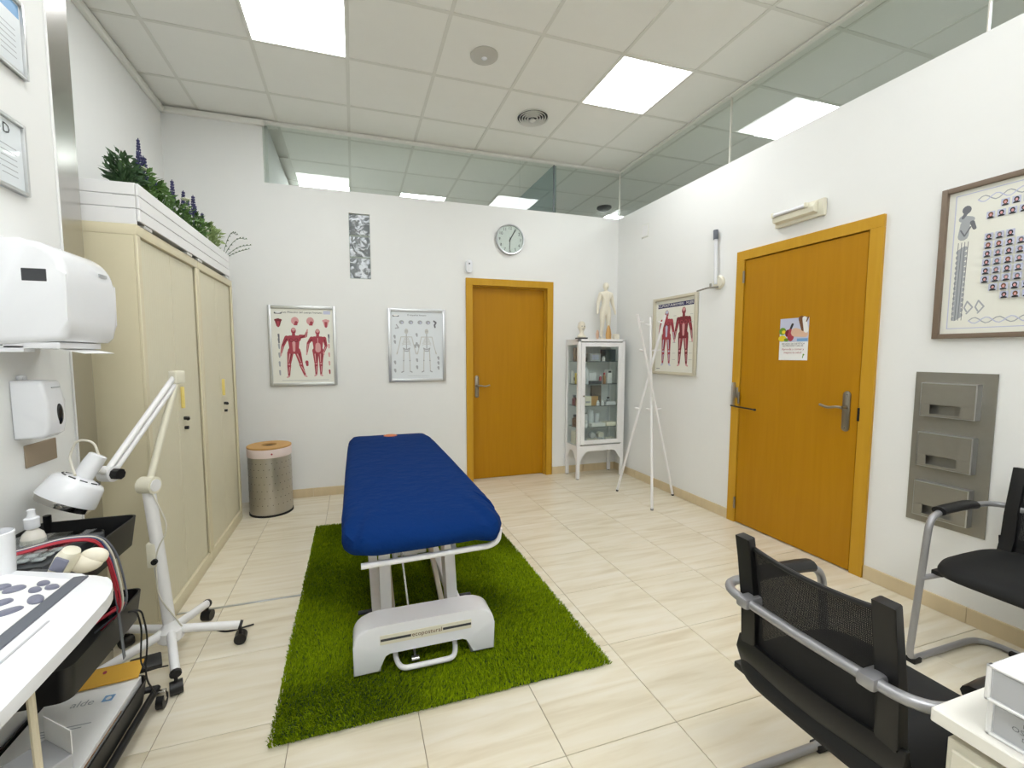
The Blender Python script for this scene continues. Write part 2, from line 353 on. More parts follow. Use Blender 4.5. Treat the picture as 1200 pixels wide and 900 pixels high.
# ------------------------------------------------------------------ structure: floor
fb = bx(NB(), XL-.1, 2.4, YF, 3.2, -.1, -.004)
floor = struct(obj('floor', fb, 'grout', smooth=False))
TX, TY = .449, .443
t0 = obj('floor_tile', bx(NB(), -TX/2+.0012, TX/2-.0012, -TY/2+.0012, TY/2-.0012, -.02, 0, .0012, 1), 'floor_tile', floor, smooth=False)
first = True
for i in range(-7, 4):
    for j in range(-8, 8):
        x0 = -1.345+TX*i; y0 = -3.12+TY*j
        cx, cy = x0+TX/2, y0+TY/2
        if x0+TX < XL-.05 or x0 > .05 or y0 > 0.05 or y0 < YF: continue
        xa, xb, ya, yb = max(x0, XL-.05), min(x0+TX, .08), y0, min(y0+TY, .08)
        sc = ((xb-xa)/TX, (yb-ya)/TY, 1); loc = ((xa+xb)/2, (ya+yb)/2, 0)
        if first: t0.location = loc; t0.scale = sc; first = False
        else: dupmesh(t0, 'floor_tile', floor, loc, scale=sc)
struct(obj('trim_floor_strip', bx(NB(), -3.80, -3.15, -1.806, -1.792, 0, .004, .001, 1), 'alu'))

# ------------------------------------------------------------------ structure: walls
def wall(name, boxes, mat='wall'):
    bm = NB()
    for b in boxes: bx(bm, *b)
    return struct(obj(name, bm, mat, smooth=False))
XG = -3.605
wall('wall_back', [(XL-.1, XG, 0, .1, 0, H+.1), (XG, -2.905, 0, .1, 0, ZW), (-2.905, -2.715, 0, .1, 0, 2.06), (-2.905, -2.715, 0, .1, 2.662, ZW),
                   (-2.715, -1.73, 0, .1, 0, ZW), (-1.73, -.865, 0, .1, 2.07, ZW), (-.865, .1, 0, .1, 0, ZW)])
wall('wall_right', [(0, .1, -1.69, 0, 0, ZW), (0, .1, -2.555, -1.69, 2.075, ZW), (0, .1, YF, -2.555, 0, ZW)])
wall('wall_left', [(XL-.1, XL, YP, 0, 0, H+.1)])
wall('wall_pier', [(XL-.1, XP, YF, YP, 0, H+.1)])
wall('wall_front', [(XL-.1, .1, YF-.1, YF, 0, H+.1)])
# rooms beyond the glass
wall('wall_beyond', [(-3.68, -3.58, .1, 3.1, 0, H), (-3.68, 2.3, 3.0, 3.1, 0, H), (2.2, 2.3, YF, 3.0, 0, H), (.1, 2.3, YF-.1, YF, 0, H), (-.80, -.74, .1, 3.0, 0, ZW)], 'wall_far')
# ceiling slab with its tiles and grid bars
ceil = struct(obj('ceiling', bx(NB(), XL-.1, 2.3, YF-.1, 3.1, H+.03, H+.1), 'ceil_bar', smooth=False))
GX, GY = -.480, -.441
ct = obj('ceiling_tile', bx(NB(), -.298, .298, -.298, .298, H+.004, H+.028, .002, 1), 'ceil_tile', ceil, loc=(0, 0, 0), smooth=False)
LIGHTS = {}   # (i,j) cells that hold a light panel
for i in (0, 4):
    for j in (1, 4): LIGHTS[(i, j)] = 'panel_on'
for i in range(1, 5): LIGHTS[(i, 7)] = 'panel_on'  # unseen row behind the camera, mostly added as frontal fill light
LIGHTS[(0, 4)] = 'panel_dim'
LIGHTS[(2, -4)] = 'panel_far'; LIGHTS[(4, -4)] = 'panel_far'; LIGHTS[(-3, 1)] = 'panel_far'; LIGHTS[(-3, 4)] = 'panel_far'; LIGHTS[(-3, -4)] = 'panel_far'  # first panel shows through the glass; the others are added to brighten those rooms
first = True
for i in range(-4, 7):
    for j in range(-6, 10):
        cx, cy = GX-.6*i-.3, GY-.6*j-.3
        if (i, j) in LIGHTS: continue
        xa, xb = max(cx-.3, XL), min(cx+.3, 2.25); ya, yb = cy-.3, min(cy+.3, 3.05)
        if xb-xa < .02: continue
        if cy > .31 and cx < -3.7: continue
        sc = ((xb-xa)/.6, (yb-ya)/.6, 1); loc = ((xa+xb)/2, (ya+yb)/2, 0)
        if first: ct.location = loc; ct.scale = sc; first = False
        else: dupmesh(ct, 'ceiling_tile', ceil, loc, scale=sc)
gb = obj('grid_bar', bx(NB(), -.012, .012, YF, 3.05, H, H+.012, .001, 1), 'ceil_bar', ceil, smooth=False)
gb.location.x = GX
for i in range(-4, 7):
    if i: dupmesh(gb, 'grid_bar', ceil, (GX-.6*i, 0, 0))
gc = obj('grid_bar', bx(NB(), XL, 2.25, -.012, .012, H+.0006, H+.012, .001, 1), 'ceil_bar', ceil, smooth=False)
gc.location.y = GY
for j in range(-5, 10):
    if j: dupmesh(gc, 'grid_bar', ceil, (0, GY-.6*j, 0))
LLAB = {(0, 1): 'lit square panel light in the ceiling beside the round air vent', (4, 1): 'lit square panel light in the ceiling toward the beige cabinets', (2, -4): 'lit square panel light in the ceiling of the room behind the back glass', (4, -4): 'lit square panel light behind the back glass, next to that room\'s side wall', (-3, -4): 'added fill panel light in the ceiling of the corner room beyond both glass bands', (0, 4): 'dimmer square panel light in the ceiling beside the right glass band'}
for (i, j), mm in LIGHTS.items():
    cx, cy = GX-.6*i-.3, GY-.6*j-.3
    lab = LLAB.get((i, j), 'lit square panel light in the ceiling' + (' of the room behind the right glass, added to brighten it' if i < 0 else ' above the unseen desk end, layout assumed'))
    t = thing('ceiling_light', lab, 'ceiling light', (cx, cy, H), group='square ceiling panel lights')
    bm = NB()
    for a in ((-.297, .297, -.297, -.285), (-.297, .297, .285, .297), (-.297, -.285, -.285, .285), (.285, .297, -.285, .285)): bx(bm, *a, -.001, .028)
    obj('frame', bm, 'trim_white', t, smooth=False)
    obj('diffuser', bx(NB(), -.285, .285, -.285, .285, .002, .027), mm, t, smooth=False)

# glass band above the partitions
win = sempty('window_1'); gx = [XG, -2.39, -1.19, -.80, .012]
for a, b in zip(gx, gx[1:]): obj('pane', bx(NB(), a+.001, b-.001, .012, .024, ZW-.002, H), 'glass_wall', win, smooth=False)
obj('joint', bx(NB(), -.8035, -.7965, .010, .026, ZW, H-.002), 'plastic_grey', win, smooth=False)
win = sempty('window_2'); gy = [YF, -4.45, -2.97, -1.49, .012]
for a, b in zip(gy, gy[1:]): obj('pane', bx(NB(), .012, .024, a+.001, b-.001, ZW-.002, H), 'glass_wall', win, smooth=False)
for y in (-1.49, -2.97): obj('joint', bx(NB(), .010, .026, y-.003, y+.003, ZW, H-.002), 'bottle_clear', win, smooth=False)
win = sempty('window_3')
obj('pane', bx(NB(), -.775, -.765, .03, 3.0, ZW, H), 'glass_blue', win, smooth=False)
bm = bx(NB(), XG, .03, -.012, .03, H-.026, H, .003, 1); struct(obj('trim_back', bm, 'trim_white'))
struct(obj('trim_right', bx(NB(), -.012, .03, YF, -.012, H-.016, H, .002, 1), 'trim_white'))
struct(obj('trim_corner', bx(NB(), .006, .016, .006, .016, ZW, H-.02), 'bottle_clear'))
bm = bx(NB(), XL, XG+.02, -.035, 0, H-.055, H-.008, .008); bx(bm, XL, XL+.035, YP, 0, H-.055, H-.008, .008); struct(obj('trim_cornice', bm, 'trim_white'))
struct(obj('trim_steel_guard', bx(NB(), XP-.03, XP+.003, YP-.135, YP+.003, 0, H, .0015, 1), 'steel'))
struct(obj('trim_steel_edge', bx(NB(), XP, XP+.006, YP-.143, YP-.135, 0, H, .001, 1), 'white_paint'))

# baseboards made of tile pieces
def board(name, segs, axis, sgn):
    root = sempty(name)
    for a, b in segs:
        n = max(1, round(abs(b-a)/.449)); st = (b-a)/n
        for k in range(n):
            p, q = sorted((a+st*k+.0008*(1 if st > 0 else -1), a+st*(k+1)-.0008*(1 if st > 0 else -1)))
            if axis == 'x': obj('baseboard_tile', bx(NB(), p, q, -.012, 0, 0, .082, .002, 1), 'baseboard', root, smooth=False)
            elif sgn < 0: obj('baseboard_tile', bx(NB(), -.012, 0, p, q, 0, .082, .002, 1), 'baseboard', root, smooth=False)
            else: obj('baseboard_tile', bx(NB(), XP, XP+.012, p, q, 0, .082, .002, 1), 'baseboard', root, smooth=False)
board('baseboard_back', [(-3.79, -1.79), (-.806, -.013)], 'x', 0)
board('baseboard_right', [(0, -1.628), (-2.618, YF)], 'y', -1)
board('baseboard_pier', [(-2.235, -4.5)], 'y', 1)

# glass blocks in the back wall
gbk = sempty('window_4')
for k in range(3):
    z = 2.066+.2*k
    bm = bx(NB(), -.093, .093, 0, .08, .001, .189, .006, 2)
    b = obj('glass_block', bm, 'block_glass', gbk, loc=(-2.81, .016, z))
    bm = NB()
    for a in ((-.095, .095, .004, .02, -.004, .003), (-.095, .095, .004, .02, .187, .194), (-.095, -.088, .004, .02, 0, .19), (.088, .095, .004, .02, 0, .19)): bx(bm, *a)
    obj('joint_frame', bm, 'joint_grey', b, smooth=False)

# doors
def casing(parent, w0, w1, h, wd=.07):
    """local x from w0 to w1, facing -y"""
    obj('casing', bx(NB(), w0, w0+wd, -.018, .1, 0, h-wd, .002, 1), 'frame_wood', parent, smooth=False)
    obj('casing', bx(NB(), w1-wd, w1, -.018, .1, 0, h-wd, .002, 1), 'frame_wood', parent, smooth=False)
    obj('casing', bx(NB(), w0, w1, -.018, .1, h-wd, h, .002, 1), 'frame_wood', parent, smooth=False)
def lever(parent, x, z0, z1, y, d, zl):
    pl = obj('handle_plate', prism(NB(), rrect(x-.021, x+.021, z0, z1, .02), 0, .008, .002, Matrix.Translation((0, y, 0)) @ Matrix.Rotation(PI/2, 4, 'X')), 'handle_metal', parent)
    bm = cyl(NB(), (x, y, zl), (x, y-.045, zl), .011)
    tube(bm, [(x, y-.045, zl), (x+d*.03, y-.052, zl+.003), (x+d*.08, y-.05, zl-.008), (x+d*.13, y-.048, zl+.006)], .008, 10, .02)
    obj('lever', bm, 'handle_metal', parent)
    for z in (z0+.02, z1-.02): obj('screw', cyl(NB(), (x, y-.008, z), (x, y-.0095, z), .004, n=8), 'steel', pl)
d1 = sempty('door_1')
casing(d1, -1.786, -.809, 2.12)
obj('leaf', bx(NB(), -1.714, -.881, .058, .095, .006, 2.048, .002, 1), 'door_wood', d1, smooth=False)
bm = bx(NB(), -1.716, -1.704, .03, .058, 0, 2.05); bx(bm, -.891, -.879, .03, .058, 0, 2.05); bx(bm, -1.704, -.891, .03, .058, 2.038, 2.05); obj('stop', bm, 'frame_wood', d1, smooth=False)
lever(d1, -1.655, .885, 1.12, .058, 1, 1.012)
d2 = sempty('door_2'); d2.rotation_euler = (0, 0, -PI/2)      # local x = -world y, faces -x
casing(d2, 1.631, 2.615, 2.13)
obj('leaf', bx(NB(), 1.705, 2.538, -.008, .03, .008, 2.054, .002, 1), 'door_wood', d2, smooth=False)
bm = bx(NB(), 1.70, 2.546, .03, .05, .0, 2.061); obj('rebate', bm, 'gap_dark', d2, smooth=False)
lever(d2, 2.475, .866, 1.114, -.008, -1, 1.014)
for z in (1.93, 1.0, .16): obj('hinge', cyl(NB(), (1.703, -.02, z-.045), (1.703, -.02, z+.045), .008, n=10), 'handle_metal', d2)
obj('strike_plate', bx(NB(), 2.541, 2.553, -.021, -.016, .94, 1.02), 'black', d2, smooth=False)
bm = bx(NB(), 1.655, 1.672, -.045, -.018, .935, 1.118, .003); obj('bolt_bar', bm, 'alu', d2)
obj('bolt_plate', bx(NB(), 1.675, 1.695, -.024, -.018, 1.0, 1.08, .002, 1), 'handle_metal', d2)
bm = tube(NB(), [(1.66, -.05, .935), (1.72, -.058, .934), (1.885, -.06, .928)], .006, 8); sph(bm, (1.882, -.06, .928), (.014, .009, .009)); obj('bolt_rod', bm, 'black', d2)

# ------------------------------------------------------------------ treatment table
BX, BW = -2.622, .325
tb = thing('treatment_table', 'white height-adjustable treatment table standing on the green rug', 'treatment table', (BX, -1.62, 0))
y0 = .0   # local origin at (BX,-1.62)
# base rails on the floor
for s in (-1, 1):
    obj('base_rail', bx(NB(), s*.19-.025, s*.19+.025, -.86, .72, .075, .125, .006), 'white_paint', tb)
obj('base_cross_bar', bx(NB(), -.24, .24, .62, .70, .07, .13, .006), 'white_paint', tb)
# moulded foot cover: arch seen from the end
def foot(yc, sgn):
    W, Hh = .302, .235
    poly = [(-W, .03), (-W, .15)]
    for k in range(7):
        a = PI-PI/2*k/6; poly.append((-W+.07+.07*math.cos(a), .155+.07*math.sin(a)))
    for k in range(9):
        x = -.2+.4*k/8; poly.append((x, .225+.012*math.cos(x/.2*PI/2)*0+.004))
    for k in range(7):
        a = PI/2-PI/2*k/6; poly.append((W-.07+.07*math.cos(a), .155+.07*math.sin(a)))
    poly += [(W, .15), (W, .03), (W-.108, .03), (W-.112, .085), (W-.122, .104), (W-.145, .114), (-W+.145, .114), (-W+.122, .104), (-W+.112, .085), (-W+.108, .03)]
    mt = Matrix.Translation((0, yc, 0)) @ Matrix.Rotation(PI/2, 4, 'X')
    fo = obj('foot_cover', prism(NB(), poly, -.06, .06, .010, mt, 3), 'white_plastic', tb)
    return fo
fo = foot(-.90, -1); foot(.70, 1)
yf = -.9605
obj('stripe', bx(NB(), -.195, .195, yf-.0012, yf+.002, .148, .188, .0005, 1), 'cream_plastic', fo, smooth=False)
for a, b in ((-.193, -.068), (.068, .193)): obj('dark_line', bx(NB(), a, b, yf-.0022, yf, .163, .173), 'dark_grey', fo, smooth=False)
text(fo, 'ecopostural', .027, 0, .169, 'ink_brown', y=yf-.002)
# pedal loop
obj('pedal_bar', tube(NB(), [(-.13, -.86, .11), (-.13, -.93, .05), (-.11, -.985, .045), (.11, -.985, .045), (.13, -.93, .05), (.13, -.86, .11)], .011, 10, .04), 'white_paint', tb)
bm = cyl(NB(), (-.05, -.86, .12), (-.05, -.95, .052), .006); cyl(bm, (-.066, -.95, .052), (-.034, -.95, .052), .012); obj('pedal_lever', bm, 'steel', tb)
# lifting columns at the foot end (bent plates), scissor arms and drive
for s in (-1, 1):
    poly = [(-.78, .10), (-.70, .10), (-.60, .32), (-.60, .57), (-.70, .57), (-.70, .36)]
    mt = Matrix.Translation((s*.155, 0, 0)) @ Matrix(((0, 0, 1, 0), (1, 0, 0, 0), (0, 1, 0, 0), (0, 0, 0, 1)))
    obj('lift_column', prism(NB(), poly, -.025, .025, .004, mt), 'white_paint', tb)
    mt = Matrix.Translation((s*.12, 0, 0)) @ Matrix(((0, 0, 1, 0), (1, 0, 0, 0), (0, 1, 0, 0), (0, 0, 0, 1)))
    obj('scissor_arm', prism(NB(), [(-.70, .11), (-.65, .11), (.38, .51), (.34, .55)], -.012, .012, .002, mt), 'cream_plastic', tb)
    obj('rear_arm', prism(NB(), [(.62, .11), (.57, .11), (-.32, .52), (-.28, .55)], -.010, .010, .002, Matrix.Translation((-s*.032, 0, 0)) @ mt), 'white_paint', tb)
bm = bx(NB(), -.035, .035, -.42, -.36, .24, .55, .005); bx(bm, -.028, .028, -.38, .2, .26, .31, .005); cyl(bm, (-.085, -.40, .27), (.085, -.40, .27), .016); obj('drive_motor', bm, 'white_paint', tb)
obj('push_rod', cyl(NB(), (-.09, -.62, .57), (-.055, -.86, .13), .005, n=8), 'steel', tb)
obj('upper_crossbar', bx(NB(), -.19, .19, -.84, -.80, .505, .545, .005), 'white_paint', tb)
# top frame + mattress
bm = NB()
for s in (-1, 1): bx(bm, s*.21-.018, s*.21+.018, -.95, .92, .545, .575, .004)
for y in (-.94, -.3, .3, .9): bx(bm, -.21, .21, y-.018, y+.018, .545, .575, .004)
obj('top_frame', bm, 'white_paint', tb)
obj('mattress', prism(NB(), rrect(-.285, .285, -.98, .97, .08), .577, .645, .02), 'orange_vinyl', tb)
bm = tube(NB(), [(-.262, -1.0, .515), (.27, -1.0, .527), (.305, -1.0, .545), (.312, -1.0, .60)], .0125, 10, .05)
for x in (-.13, .115): cyl(bm, (x, -1.0, .518), (x, -.93, .56), .011)
obj('handle_bar', bm, 'white_paint', tb)
for s in (-1, 1):
    bm = cyl(NB(), (s*.16, -.62, .1), (s*.28, -.62, .1), .01); obj('axle_peg', bm, 'dark_grey', tb)

# fitted sheet: lofted cushion skin with a gathered edge and a face hole
def sheet():
    bm = NB(); n = 160; me = []
    prof = [(.0, .682), (.3, .684), (.6, .684), (.8, .681), (.9, .675), (.96, .664), (.99, .648), (1.0, .625), (1.0, .60), (.985, .575), (.95, .562), (.88, .566)]
    hx, hy0, hy1, r = .338, -1.06, 1.05, .09
    per = []
    for k in range(n):
        t = k/n*2*PI
        c, s_ = math.cos(t), math.sin(t); e = 2/13
        x = math.copysign(abs(c)**e, c)*hx; y = math.copysign(abs(s_)**e, s_)
        wn = 1-.05*max(0, y)**3
        y = (y*hy1 if y > 0 else -y*hy0)
        per.append((x*wn, y))
    rings = []
    for q, z in prof:
        ring = []
        for k, (x, y) in enumerate(per):
            ph = k/n*2*PI
            wr = .006*math.sin(x*48+1)+.005*math.sin(y*31)+.004*math.sin(y*57+x*20)
            qq = q; dz = 0; dx = 0
            if q >= .96: dx = wr*(1.2 if y < -.9 else .7)
            if z < .61: dz = .006*math.sin(x*41)*(y < -.9)+.005*math.sin(y*26+2)
            zz = z+dz
            X, Y = x*qq*(1+dx*1.2), y*qq*(1+dx*.4)
            if q > .25 and q < .99: zz += .0025*math.sin(Y*9)*math.sin(X*14+1)+.0015*math.sin(Y*23+X*9)
            if y < -.9 and .85 < q and z > .6: zz -= .007*(1+math.sin(x*62+1.5*math.sin(x*19)))
            ring.append(bm.verts.new((X, Y, zz)))
        rings.append(ring)
    # start from ring 1 (skip degenerate centre) then fill
    for A, B in zip(rings[1:], rings[2:]):
        for i in range(n): bm.faces.new((A[i], A[(i+1) % n], B[(i+1) % n], B[i]))
    c = bm.verts.new((0, 0, .684))
    for i in range(n): bm.faces.new((c, rings[1][i], rings[1][(i+1) % n]))
    return bm
sh = obj('fitted_sheet', sheet(), 'navy', loc=(BX, -1.62, 0))
tag(sh, 'navy blue fitted sheet covering the treatment table mattress', 'sheet')
bm = NB()
lathe(bm, [(.055, 0), (.048, .004), (.02, .006)], 20, Matrix.Translation((.0, .855, .6850)) @ Matrix.Diagonal((1.0, .95, 1, 1)))
obj('face_opening', bm, 'orange_vinyl', sh)['label'] = 'orange padding showing through the face hole'

# ------------------------------------------------------------------ green rug
RX0, RX1, RY0, RY1 = -3.205, -1.862, -2.80, -.82
rug = thing('shag_rug', 'bright green shaggy rectangular rug under the treatment table', 'rug', ((RX0+RX1)/2, (RY0+RY1)/2, 0))
rx, ry = (RX1-RX0)/2, (RY1-RY0)/2
obj('backing', prism(NB(), rrect(-rx+.012, rx-.012, -ry+.012, ry-.012, .03), 0.001, .010), 'rug_base', rug, smooth=False)
import numpy as np
rng = np.random.default_rng(3); N = 170000
cx = rng.uniform(-rx, rx, N); cy = rng.uniform(-ry, ry, N)
flow = np.sin(cx*5+np.sin(cy*4)*1.5)+np.sin(cy*6.5+cx*3); ang = flow*1.2+rng.normal(0, .8, N)
ln = rng.uniform(.004, .013, N); hh = rng.uniform(.015, .028, N); wd_ = rng.uniform(.0011, .0021, N)
dx, dy = np.cos(ang), np.sin(ang)
a = rng.uniform(0, PI, N); wx, wy = np.cos(a)*wd_, np.sin(a)*wd_
V = np.empty((N, 5, 3)); zb = .008
V[:, 0] = np.c_[cx-wx, cy-wy, np.full(N, zb)]; V[:, 1] = np.c_[cx+wx, cy+wy, np.full(N, zb)]
V[:, 2] = np.c_[cx+wx+dx*ln*.45, cy+wy+dy*ln*.45, zb+(hh-zb)*.8]; V[:, 3] = np.c_[cx-wx+dx*ln*.45, cy-wy+dy*ln*.45, zb+(hh-zb)*.8]
V[:, 4] = np.c_[cx+dx*ln*1.15, cy+dy*ln*1.15, hh]
base = np.arange(N)[:, None]*5
me = bpy.data.meshes.new('pile'); me.vertices.add(N*5); me.vertices.foreach_set('co', V.ravel())
li = np.concatenate([base+[0, 1, 2, 3], base+[3, 2, 4]], 1).ravel()
me.loops.add(len(li)); me.loops.foreach_set('vertex_index', li.astype(np.int32))
me.polygons.add(N*2); ls = np.empty(N*2, np.int32); ls[0::2] = np.arange(N)*7; ls[1::2] = np.arange(N)*7+4
me.polygons.foreach_set('loop_start', ls); me.update(calc_edges=True); me.validate(); me.materials.append(MATS['rug_pile'])
pile = bpy.data.objects.new('pile', me); COL.objects.link(pile); pile.parent = rug; pile['kind'] = 'stuff'

# ------------------------------------------------------------------ cabinets
CT = 1.925
def cabinet(y0, y1, label, hy):
    c = thing('tambour_cabinet', label, 'cabinet', (-4.06, (y0+y1)/2, 0), group='beige tambour cabinets')
    w = (y1-y0)/2; X0, X1 = -.27, .26
    bm = bx(NB(), X0, X1-.0125, -w, -w+.02, .0755, CT-.0455, .001, 1); bx(bm, X0, X1-.0125, w-.02, w, .0755, CT-.0455, .001, 1); bx(bm, X0, X0+.01, -w+.02, w-.02, .0755, CT-.0455)
    obj('body', bm, 'cabinet', c, smooth=False)
    obj('top', bx(NB(), X0, X1, -w, w, CT-.045, CT+.002, .003), 'cabinet', c)
    obj('plinth', bx(NB(), X0, X1, -w, w, 0, .075, .003), 'cabinet', c)
    obj('stile', bx(NB(), X1-.012, X1, -w, -w+.035, .075, CT-.045, .002, 1), 'cabinet', c)
    obj('stile', bx(NB(), X1-.012, X1, w-.035, w, .075, CT-.045, .002, 1), 'cabinet', c)
    obj('interior', bx(NB(), X1-.05, X1-.045, -w+.021, w-.021, .076, CT-.046), 'gap_dark', c, smooth=False)
    for a, b, hand in ((-w+.038, -.0015, False), (.0015, w-.043, True)):
        dr = obj('shutter', bx(NB(), X1-.03, X1-.014, a, b, .079, CT-.049, .002, 1), 'tambour', c, smooth=False)
        if hand:
            yy = a+hy
            obj('handle', bx(NB(), X1-.014, X1+.004, yy-.006, yy+.006, 1.05, 1.17, .003), 'handle_yellow', dr)
            obj('lock', tube(NB(), [(X1-.014, yy+.03, .99), (X1+.006, yy+.03, .99), (X1+.010, yy+.012, .988)], .010, 10), 'black', dr)
            obj('lock', cyl(NB(), (X1-.014, yy+.035, .935), (X1+.004, yy+.035, .935), .010), 'black', dr)
    return c
cabinet(-1.985, -1.1995, 'beige tambour cabinet standing next to the steel-edged pier', .05)
cabinet(-1.1955, -.41, 'beige tambour cabinet standing beside the steel wastebasket', .05)

# slatted planter crate on the cabinets
pc = thing('planter_crate', 'long white wooden slat crate lying on top of the cabinets', 'planter', (-3.995, -1.235, CT+.002))
L_, D_ = .735, .20
for k in range(3):
    z = .016+.056*k
    for s in (-1, 1): obj('slat', bx(NB(), s*D_-.006, s*D_+.006, -L_, L_, z, z+.053, .002, 1), 'white_paint', pc, smooth=False)
    for s in (-1, 1): obj('slat', bx(NB(), -D_+.007, D_-.007, s*L_-.006, s*L_+.006, z-(.015 if k == 0 else 0), z+.053, .002, 1), 'white_paint', pc, smooth=False)
for y in (-L_+.1, -.1, .08, L_-.05):
    obj('batten', bx(NB(), -D_, D_-.001, y-.04, y+.04, 0, .015, .002, 1), 'white_paint', pc, smooth=False)
for sx in (-1, 1):
    for y in (-L_+.02, -.01, L_-.02): obj('post', bx(NB(), sx*(D_-.02)-.012, sx*(D_-.02)+.012, y-.012, y+.012, .03, .186, .002, 1), 'white_paint', pc, smooth=False)
obj('bottom_board', bx(NB(), -D_+.01, D_-.01, -L_+.01, L_-.01, .03, .04), 'white_paint', pc, smooth=False)

def leafy(bm, base, h, spread, n, ll, lw, up=.3, rnd=random):
    """stems with leaves along them"""
    for _ in range(n):
        a = rnd.uniform(0, 2*PI); t = rnd.uniform(.15, 1); rad = spread*t*rnd.uniform(.2, 1)
        p = Vector(base)+Vector((rad*math.cos(a), rad*math.sin(a), h*t*(1-.35*(rad/max(spread, .01))**2)))
        d = Vector((math.cos(a)*rnd.uniform(.3, 1), math.sin(a)*rnd.uniform(.3, 1), rnd.uniform(-.2, 1)*1)).normalized()
        s, t2, _d = frame_of(d); l = ll*rnd.uniform(.6, 1.3); w = lw*rnd.uniform(.7, 1.2); q = s*math.cos(a*3)+t2*math.sin(a*3)
        nn = d.cross(q)*w*.25
        v = [bm.verts.new(p), bm.verts.new(p+d*l*.45+q*w+nn), bm.verts.new(p+d*l), bm.verts.new(p+d*l*.45-q*w+nn)]
        bm.faces.new((v[0], v[1], v[2])); bm.faces.new((v[0], v[2], v[3]))
def plant(kind, y, x, h, spread, label, spikes=(), leafmat='leaf', white=0, nl=260):
    rnd = random.Random(int(y*1000)+5)
    t = thing(kind, label, 'plant', (x, y, CT+.042), group='artificial plants in the white crate')
    bm = NB(); leafy(bm, (0, 0, 0), h, spread, nl, .045, .010, rnd=rnd); f = obj('foliage', bm, leafmat, t, smooth=False, fix=False); f['kind'] = 'stuff'
    bm = NB()
    for k in range(7):
        a = rnd.uniform(0, 6.28); tube(bm, [(0, 0, 0), (math.cos(a)*spread*.3, math.sin(a)*spread*.3, h*.5), (math.cos(a)*spread*.6, math.sin(a)*spread*.6, h*.85)], .0025, 5, .05, seg=2)
    obj('stems', bm, 'leaf_dark', t)
    for dx, dy, z0, z1, w in spikes:
        bm = NB(); tube(bm, [(dx*.4, dy*.4, 0), (dx, dy, z0), (dx*1.1, dy*1.1, z1)], .0025, 5)
        m = int((z1-z0)/.014); w *= .85
        for k in range(m):
            f = k/m; r = w*(1-.6*f)*(1 if k > 0 else .7)
            for q in range(5):
                a = q*1.257+k*.6; sph(bm, (dx*(1+.1*f)+r*math.cos(a), dy*(1+.1*f)+r*math.sin(a), z0+(z1-z0)*f), (w*.40, w*.40, .0065), 5, 4)
        obj('flower_spike', bm, 'lavender', t)
    for k in range(white):
        a = rnd.uniform(0, 6.28); q = rnd.uniform(.3, 1); bm = NB(); c = (spread*.7*q*math.cos(a), spread*.7*q*math.sin(a), h*rnd.uniform(.75, 1.02))
        for e in range(7): sph(bm, (c[0]+.014*math.cos(e*.9), c[1]+.014*math.sin(e*.9), c[2]), (.014, .014, .006), 6, 4)
        obj('blossom', bm, 'flower_white', t)
plant('eucalyptus_bush', -1.74, -3.93, .35, .075, 'dark-leaved bushy sprigs at the pier end of the crate', spikes=[(.05, .02, .30, .38, .012)], leafmat='leaf_dark', nl=420)
plant('lavender_bush', -1.60, -3.93, .36, .10, 'green bush with one tall thin violet spike and a thick violet spike', spikes=[(0, .03, .40, .50, .011), (.02, .02, .29, .41, .02), (.03, .1, .27, .33, .018)], white=2, nl=420)
plant('flowering_bush', -1.44, -3.92, .34, .10, 'green bush with white blossoms beside the tall lavender', white=4, nl=420)
plant('lavender_bush', -1.21, -3.91, .33, .11, 'green bush with two short violet spikes in mid crate', spikes=[(.02, -.05, .28, .41, .014), (.03, .08, .28, .40, .014)], white=2, nl=420)
plant('lavender_bush', -.95, -3.90, .32, .11, 'wide lavender with a cluster of four violet spikes', spikes=[(.02, -.09, .27, .37, .014), (.03, -.03, .30, .42, .016), (.02, .03, .29, .38, .016), (.04, .09, .25, .35, .014)], nl=420)
plant('boxwood_bush', -.66, -3.88, .33, .085, 'pale green upright bushy plant toward the back wall', leafmat='leaf_pale', nl=520, white=1)
t = thing('fern_sprig', 'thin dark arching sprigs hanging over the crate end', 'plant', (-3.83, -.53, CT+.14), group='artificial plants in the white crate')
for k, (dx, dy, dz) in enumerate(((.16, .02, .10), (.18, .06, .05), (.16, .10, .02), (.10, .02, .14))):
    bm = NB(); pts = [Vector((dx*t_, dy*t_, .10*t_+dz*math.sin(t_*PI*.75))) for t_ in [i/8 for i in range(9)]]
    tube(bm, pts, .002, 5)
    for i, p in enumerate(pts[2:]):
        for s in (-1, 1):
            q = p+Vector((.008, s*.016, .006)); v = [bm.verts.new(p), bm.verts.new(p+Vector((.012, s*.004, .003))), bm.verts.new(q+Vector((.008, s*.006, 0))), bm.verts.new(q)]
            bm.faces.new(v)
    obj('frond', bm, 'leaf_dark', t, smooth=False)

